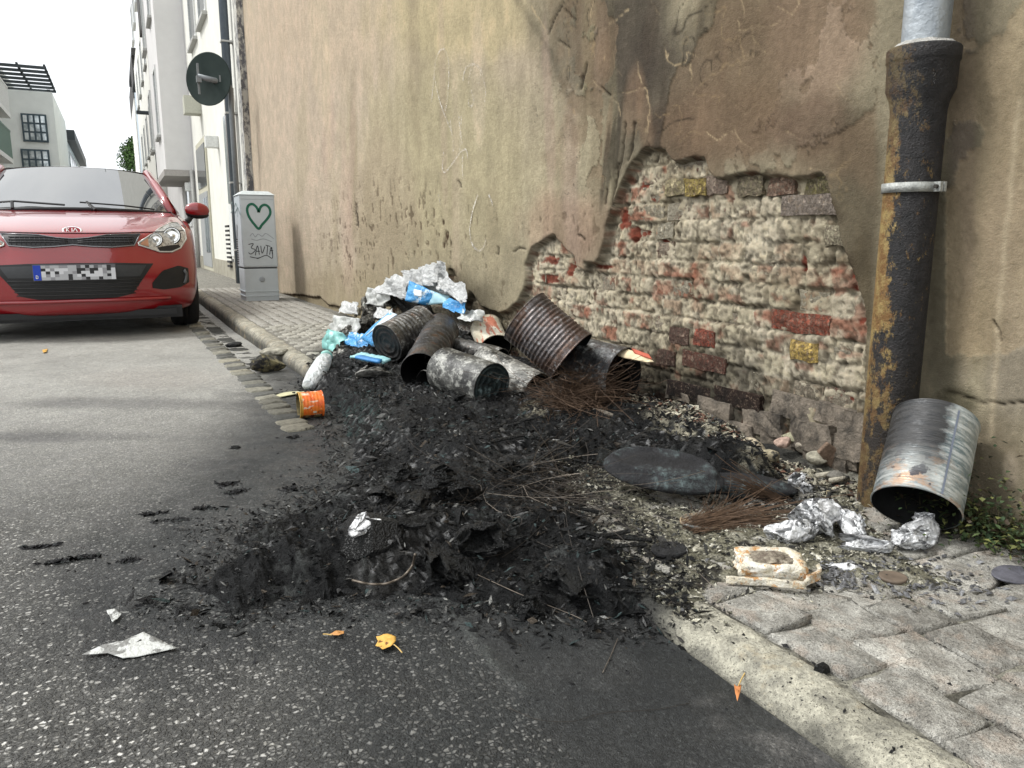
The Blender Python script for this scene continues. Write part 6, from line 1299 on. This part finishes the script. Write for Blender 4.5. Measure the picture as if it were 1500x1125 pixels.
# ================================================================== houses on the right
FX = 1.74
cre = flat('cream_render', (.70, .695, .64), .9, 0, .2, .06, 3); lil = flat('lilac_render', (.66, .65, .64), .9, 0, .2, .05, 3); pale = flat('pale_render', (.72, .71, .66), .9, 0, .2, .06, 3); bluer = flat('pale_blue_render', (.50, .57, .62), .9, 0, .2, .05, 3)
darkg = M('window_glass', .06, .3, .8); darkg.color((.10, .12, .13)); DG = darkg.m; frw = flat('white_frame', (.65, .66, .64), .6); sil = flat('sill_stone', (.40, .40, .38), .7); drk = flat('eave_brown', (.05, .048, .045), .8); ant = flat('anthracite', (.04, .05, .055), .5, .2)
h2 = thing('cream_house', 'cream house with downpipe next to the old wall', 'house')
MB().box(FX, 9, 11.72, 20.0, 0, 10).build('house_wall', cre, h2)
MB().box(FX-.03, FX+.02, 11.72, 19.98, KH-.02, KH+.28).build('plinth', flat('plinth_grey', (.33, .31, .25), .9, 0, .2, .2, 6), h2)
MB().box(FX-.05, FX+.06, 11.67, 11.98, .1, 10).build('quoin_strip', (lambda m_: (m_.color(m_.mix(m_.noise(14, 5, .8, .46, .56, (1, 1, .5)), (.50, .49, .44), (.12, .12, .13))), m_.m)[-1])(M('peeling_corner', .9)), h2)
def fbox(name, parent, mat, pa, pb, dx0, dx1, X=FX):
    """box on a street facade between two photo points (near/far and low/high)"""
    a, b = AX(*pa, X), AX(*pb, X); y0, y1 = sorted((a[1], b[1])); z0, z1 = sorted((a[2], b[2])); return MB().box(X+dx0, X+dx1, y0, y1, max(z0, .1), z1).build(name, mat, parent)
def window(parent, Y0, Y1, Z0, Z1, X=FX, mat=None, sill=True, out=.03, nmul=1):
    f = MB().box(X-out, X+.03, Y0, Y0+.07, Z0, Z1).box(X-out, X+.03, Y1-.07, Y1, Z0, Z1).box(X-out+.002, X+.03, Y0+.07, Y1-.07, Z0, Z0+.07).box(X-out+.002, X+.03, Y0+.07, Y1-.07, Z1-.07, Z1).build('window', mat or frw, parent)
    MB().box(X-.008, X+.02, Y0+.07, Y1-.07, Z0+.07, Z1-.07).build('pane', DG, f)
    if sill: MB().box(X-.09, X+.02, Y0-.06, Y1+.06, Z0-.07, Z0-.01).build('sill', sil, f)
def yz(x, y, X=FX): p = AX(x, y, X); return p[1], p[2]
ya, za = yz(302, 18); window(h2, ya-.1, ya+1.15, za+.0, za+1.7)
yb, zb = yz(288, 56); window(h2, yb-.1, yb+1.15, za, za+1.7)
dr_ = thing('front_door', None, None); dr_.parent = h2
yd0, _ = yz(309, 300); yd1, _ = yz(295, 300); zt = yz(309, 190)[1]
MB().box(FX-.035, FX+.03, yd0, yd1, .12, zt).build('door_reveal', flat('reveal_cream', (.50, .48, .38), .9), dr_)
MB().box(FX-.05, FX-.03, yd0+.10, yd1-.1, .2, zt*.62).build('door_leaf', flat('door_grey', (.35, .36, .36), .5), dr_); MB().box(FX-.05, FX-.03, yd0+.12, yd1-.12, zt*.66, zt-.12).build('transom_pane', DG, dr_)
for k in range(2): MB().box(FX-.056, FX-.048, yd0+.22+k*.42, yd0+.52+k*.42, .5, zt*.58).build('door_pane', DG, dr_)
for (xx, yy_) in ((309, 208),):
    p = AX(xx, yy_, FX-.12); MB().box(p[0]-.10, p[0]+.12, p[1]-.09, p[1]+.09, p[2]-.10, p[2]+.10).build('wall_lamp', frw, h2, bevel=.01)
y2a, z2a = yz(345, 240); y2b, z2b = yz(329, 150)
f = MB().box(FX-.04, FX+.03, y2a, y2b, .45, z2b-.1).build('tall_window', cre, h2); MB().box(FX-.06, FX-.03, y2a+.1, y2b-.12, 1.35, z2b-.25).build('pane', DG, f); MB().box(FX-.065, FX-.03, y2a+.08, y2b-.1, .5, 1.33).build('white_panel', frw, f)
for k in range(10): MB().box(FX-.07, FX-.03, y2b+.1, y2b+.5, .30+k*.075, .335+k*.075).build('vent_slat', ant if False else bpy.data.materials['slot_dark'], h2)
bxp = AX(282, 155, FX-.15); MB().box(bxp[0]-.17, bxp[0]+.15, bxp[1]-.2, bxp[1]+.2, bxp[2]-.17, bxp[2]+.17).build('meter_box', flat('box_beige', (.45, .45, .38), .7), h2)
yp = yz(343, 100)[0]; dpp = MB().tube([(FX-.10, yp, .1), (FX-.10, yp, 10)], .062, 12).build('downpipe', flat('slate_zinc', (.09, .11, .13), .5, .3), h2, True)
MB().tube([(FX-.10, yp+.17, .1), (FX-.10, yp+.17, 2.9)], .05, 10).build('rain_pipe', flat('brown_pipe', (.13, .11, .10), .6), h2, True)
for k in range(5): z = .6+k*1.0; MB().box(FX-.17, FX, yp-.07, yp+.07, z, z+.025).build('pipe_clip', sil, dpp)
# lilac house with bay
h3 = thing('lilac_house', 'lilac house with tall projecting bay and brown eaves beyond the cream house', 'house')
BY = 20.2; bxl = AY(238, 180, BY)[0]; bzb = AY(262, 249, BY)[2]
MB().box(FX+.0, 9, 20.05, 31, 0, 11).build('house_wall', lil, h3)
by1 = AX(222, 150, bxl)[1]
MB().box(bxl, FX-.003, BY, min(by1, 29), bzb, 11.2).build('bay', lil, h3); MB().box(bxl-.05, FX-.002, BY-.05, min(by1, 29)+.05, bzb-.14, bzb).build('bay_cornice', sil if False else flat('cornice_grey', (.36, .34, .32), .8), h3)
for k in range(4):
    for j in range(2): window(h3, BY+1.0+j*3.6, BY+2.0+j*3.6, bzb+.9+k*2.7-.0, bzb+2.5+k*2.7, bxl)
window(h3, BY+1.5, BY+2.8, 1.1, 2.5, FX, sill=False); p = AX(272, 279, FX-.1); MB().box(p[0]-.12, p[0]+.1, BY+.0, BY+.18, p[2]-.1, p[2]+.1).build('wall_lamp', frw, h3, bevel=.01)
MB().tube([(FX-.06, BY-.1, .1), (FX-.06, BY-.1, bzb)], .05, 8).build('downpipe', sil, h3, True)
ev = AY(204, 20, 30); MB().box(ev[0]-.0, 9, 29.6, 31.2, AY(204, 38, 29.6)[2], 13).build('eaves', drk, h3)
# farther houses
h4 = thing('tall_white_house', 'tall off white house with balconies behind the lilac one', 'house')
h4x = AY(219, 120, 31.2)[0]; MB().box(h4x, 9, 31.2, 46, 0, AY(219, -20, 31.2)[2]).build('house_wall', pale, h4)
for k in range(5):
    for j in range(4): window(h4, 32.2+j*3.3, 33.4+j*3.3, 1.2+k*2.9, 2.8+k*2.9, h4x)
for k in ():
    bl_ = MB(); bl_.box(h4x-.28, h4x-.003, 33.+(k%2)*4, 35.5+(k%2)*4, 2.9*k-.35, 2.9*k-.2); b_ = bl_.build('balcony', sil, h4); MB().box(h4x-.28, h4x-.25, 33.+(k%2)*4, 35.5+(k%2)*4, 2.9*k-.2, 2.9*k+.7).build('railing', flat('rail_grey', (.35, .38, .38), .6), b_)
h5 = thing('pale_blue_house', 'narrow pale blue house with brown eaves far down the street', 'house')
HY = 48; hx0, hx1 = AY(206, 150, HY)[0], AY(222, 150, HY)[0]; hz = AY(213, 84, HY)[2]
MB().box(hx0, 9, HY, HY+9, 0, hz).build('house_wall', bluer, h5); MB().box(hx0-.25, 9, HY-.4, HY+9.5, hz, hz+.35).build('eaves', drk, h5); MB().box(hx0-.25, hx0-.02, HY+.2, HY+4, hz-1.2, hz-.02).build('roof_side', drk, h5)
for k in range(3):
    o_ = MB().box(hx0+.15, hx0+.75, HY-.03, HY+.02, 1.5+3*k, 3.2+3*k).build('window', frw, h5); MB().box(hx0+.22, hx0+.68, HY-.04, HY-.031, 1.6+3*k, 3.1+3*k).build('pane', DG, o_)
h6 = thing('grey_brown_house', 'farthest house on the right with dark brown mansard roof', 'house')
HY = 62; a_ = AY(194, 120, HY); zt_ = AY(194, 102, HY)[2]; zb_ = AY(194, 142, HY)[2]; xr_ = AY(203, 142, HY)[0]
MB().box(a_[0], 12, HY, HY+12, zb_, zt_).build('roof', drk, h6); MB().box(xr_-.3, 12, HY+.3, HY+12, 0, zb_).build('house_wall', pale, h6)
for k in range(3): o_ = MB().box(xr_-.36, xr_-.28, HY+1+k*3, HY+2+k*3, 2, 4).build('window', frw, h6); MB().box(xr_-.38, xr_-.362, HY+1.1+k*3, HY+1.9+k*3, 2.1, 3.9).build('pane', DG, o_)
# lamp post
LY = 26; lp = thing('street_lamp', 'black street lamp with horizontal arm in front of the white house', 'street lamp'); b0 = AY(236, 300, LY); t0_ = AY(233, 160, LY); le = AY(205, 164, LY)
MB().tube([(b0[0], LY, 0), (b0[0], LY, t0_[2])], .055, 10).build('post', ant, lp, True); MB().tube([(b0[0], LY, t0_[2]-.08), (le[0]+.3, LY, le[2])], .03, 8).build('arm', ant, lp, True); MB().box(le[0]-.1, le[0]+.4, LY-.1, LY+.1, le[2]-.06, le[2]+.03).build('lamp_head', ant, lp, bevel=.02)
# round sign seen from behind
SY = 11.25; sg_ = thing('round_sign', 'back of a round traffic sign on a bent grey arm', 'sign'); sc_ = AY(306, 116, SY); 
sgm = M('sign_back', .6, .0, .25); sgm.color(sgm.mix(sgm.noise(3, 3), (.010, .022, .019), (.020, .034, .030))); V, Fc = lathe([(.001, 0), (.326, 0), (.333, .006), (.333, .014), (.322, .012), (.001, .012)], 56)
rot_ = (math.radians(90), 0, math.radians(-41)); link('sign_plate', mk('sign_plate', V, Fc, True), sgm.m, sg_, tuple(sc_), rot_)
gp_ = flat('galvanised_pole', (.20, .22, .23), .5, .3); ap = [AY(290, 112, SY-.10), AY(315, 118, SY-.08), AY(333, 122, SY-.03), AY(338, 130, SY), AY(339, 160, SY)]
ap.append(np.array([ap[-1][0], SY, .1])); MB().tube(ap, .036, 12).build('pole', gp_, sg_, True)
for xx in (290, 323):
    a_, b_ = AY(xx, 93, SY-.035), AY(xx+1, 138, SY-.035); a_[0] = b_[0] = (a_[0]+b_[0])/2; MB().box(a_[0]-.012, a_[0]+.012, SY-.06-(xx > 300)*.0, SY-.02, b_[2], a_[2]).build('sign_rail', gp_, sg_)
    MB().box(a_[0]-.03, a_[0]+.03, SY-.13, SY-.05, AY(xx, 119, SY)[2]-.03, AY(xx, 119, SY)[2]+.05).build('clamp', gp_, sg_)
# ================================================================== houses on the left
LX = -3.9
ha = thing('left_pale_house', 'pale house with balconies at the left picture edge', 'house')
ya_ = AX(30, 200, LX)[1]; yn = AX(-60, 200, LX)[1]; zr1 = AX(30, 150, LX)[2]
MB().box(LX-8, LX, yn-6, ya_, 0, zr1).build('house_wall', lil if False else flat('warm_white_render', (.62, .58, .54), .9, 0, .2, .05, 3), ha)
MB().box(LX-8, LX+.12, yn-6, ya_+.1, zr1, zr1+.12).build('roof_edge', frw, ha)
def lwin(parent, X, pa, pb, mat=None):
    a, b = AX(*pa, X), AX(*pb, X); y0, y1 = sorted((a[1], b[1])); z0, z1 = sorted((a[2], b[2])); o_ = MB().box(X-.03, X+.03, y0, y1, z0, z1).build('window', mat or sil, parent); MB().box(X+.01, X+.04, y0+.08, y1-.08, z0+.08, z1-.08).build('pane', DG, o_); return o_
lwin(ha, LX, (0, 113), (7, 135)); lwin(ha, LX, (13, 138), (16, 185)); lwin(ha, LX, (19, 145), (23, 190)); lwin(ha, LX, (16, 195), (19, 232)); lwin(ha, LX, (23, 200), (26, 235)); 
for (pt, pb_, col_) in (((11, 130), (11, 162), frw), ((15, 194), (15, 230), flat('green_rail', (.16, .24, .20), .6))):
    a_, b_ = AX(*pt, LX+.9), AX(*pb_, LX+.9); bl_ = MB().box(LX, LX+.9, a_[1]-5, a_[1], b_[2]-.15, b_[2]).build('balcony', frw, ha); 
    rl = MB()
    for k in range(24): rl.box(LX+.86, LX+.9, a_[1]-5+k*.21, a_[1]-5+k*.21+.10, b_[2], a_[2])
    rl.box(LX+.85, LX+.91, a_[1]-5, a_[1], a_[2], a_[2]+.06); rl.build('railing', col_, bl_)
    MB().box(LX, LX+.86, a_[1]-.05, a_[1], b_[2]+.001, a_[2]-.001).build('side_rail', col_, bl_)
hb = thing('left_white_house', 'white house with large dark framed windows and roof pergola on the left', 'house')
HY = 38; xr = AY(83, 200, HY)[0]; zt_ = AY(60, 134, HY)[2]; xl = AY(-60, 200, HY)[0]
wm_ = flat('cool_white_render', (.78, .82, .80), .9, 0, .2, .05, 2); MB().box(xl, xr, HY, HY+9, 0, zt_).build('house_wall', wm_, hb)
def fwin(parent, HY, pa, pb, nx, nz, bar=.07):
    a, b = AY(*pa, HY-.02), AY(*pb, HY-.02); x0, x1 = a[0], b[0]; z1, z0 = a[2], b[2]; m_ = MB().box(x0, x1, HY-.10, HY-.003, z0, z1); o_ = m_.build('window', flat('window_frame_blue', (.05, .08, .10), .5), parent)
    for i in range(nx):
        for j in range(nz):
            xa = x0+bar+(x1-x0-bar)*i/nx; xb = x0+(x1-x0-bar)*(i+1)/nx; za_ = z0+bar+(z1-z0-bar)*j/nz; zb_ = z0+(z1-z0-bar)*(j+1)/nz
            MB().box(xa, xb, HY-.13, HY-.101, za_, zb_).build('pane', PNE, o_)
pn = M('pale_pane', .08, .4, .8); pn.color(pn.mix(pn.noise(4, 2), (.30, .35, .37), (.62, .68, .70))); PNE = pn.m
fwin(hb, HY, (30, 166), (72, 209), 4, 3); fwin(hb, HY, (30, 218), (75, 250), 4, 2)
pg = MB(); z1_ = AY(60, 104, HY)[2]; z0_ = zt_
a_ = AY(0, 94, HY-1.5); b_ = AY(66, 104, HY-1.5); pl_x0, pl_x1 = a_[0], b_[0]
pgo = thing('roof_pergola', None, None); pgo.parent = hb
zP = AY(60, 101, HY-4)[2]
for k in range(7): MB().box(xl, xr+.1, HY-4+k*.85, HY-3.92+k*.85, zP+.0, zP+.10).build('beam', ant, pgo)
for k in range(9): MB().box(xr+.0-k*.85, xr+.07-k*.85, HY-4, HY+1.3, zP+.105, zP+.17).build('slat', ant, pgo)
MB().box(xl, xr-.3, HY+1.6, HY+1.7, zt_, zP-.3).build('roof_storey', flat('roof_glass_grey', (.20, .24, .26), .2, .2), pgo); 
for k in range(4): MB().box(xr-.2-k*2.3, xr-.08-k*2.3, HY+.4, HY+.52, zt_, zP).build('pergola_post', ant, pgo)
hc = thing('left_rear_house', 'white rear building with window band beyond the left white house', 'house')
xe = AX(0, 0, 1)[0]; X2 = xr; MB().box(xr-7, X2-.05, HY+9.05, HY+26, 0, AX(88, 180, X2)[2]).build('house_wall', wm_, hc); zz = AX(86, 180, X2)[2]
MB().box(X2-7, X2+.35, HY+9.2, HY+26, zz, zz+.5).build('roof', ant, hc)
for k in range(6): MB().box(X2-.06, X2+.02, HY+10+k*2.5, HY+12+k*2.5, zz-3.2, zz-.5).build('window', PNE, hc)
# ---- tree far down the street
TY = 75; tp = AY(184, 222, TY); tb = (tp[0]+1.7, TY, 0); tr_ = thing('street_tree', 'green leafy tree at the far end of the street', 'tree', (0, 0, 0))
MB().tube([(tb[0], TY, 0), (tb[0]-.1, TY, 4), (tb[0]+.1, TY, 8)], .30, 8, r1=.12).build('trunk', flat('bark', (.08, .06, .045), .9), tr_, True)
lm_ = M('tree_leaf', .6, 0, .3); lm_.color(lm_.attr().outputs['Color']); r = np.random.default_rng(8); V = []; Fc = []; Cc = []
cl_ = [(tb[0]+r.uniform(-1.5, 1.9), TY+r.normal(0, 1.0), tp[2]-abs(r.normal(0, 1.2))+.9*(1-abs(q_-20)/20), r.uniform(.6, 1.1)) for q_ in range(40)]
for cx, cy, cz, cr in cl_:
    g = r.uniform(.7, 1.4)
    for _ in range(230):
        d_ = r.normal(0, 1, 3); d_ /= np.linalg.norm(d_); p = np.array([cx, cy, cz])+d_*cr*r.random()**.4; a = r.normal(0, 1, 3); a = a/np.linalg.norm(a)*.13; u = np.cross(a, r.normal(0, 1, 3)); u = u/(np.linalg.norm(u)+1e-9)*.08; b = len(V)
        V += [p-a, p+u, p+a, p-u]; Fc.append((b, b+1, b+2, b+3)); Cc += [np.array([.06, .12, .03])*g*r.uniform(.7, 1.3)]*4
link('crown', mk('crown', V, np.array(Fc), False, np.array(Cc)), lm_.m, tr_)
# nothing else
# far pavement and kerb continue; opposite kerb strip
MB().box(LX, -3.0, -3, 60, -.02, .10).build('far_pavement', flat('far_paving', (.30, .29, .26), .9, 0, .2, .15, 10), None)
tag(bpy.data.objects['far_pavement'], 'pavement on the left side of the street', kind='structure')
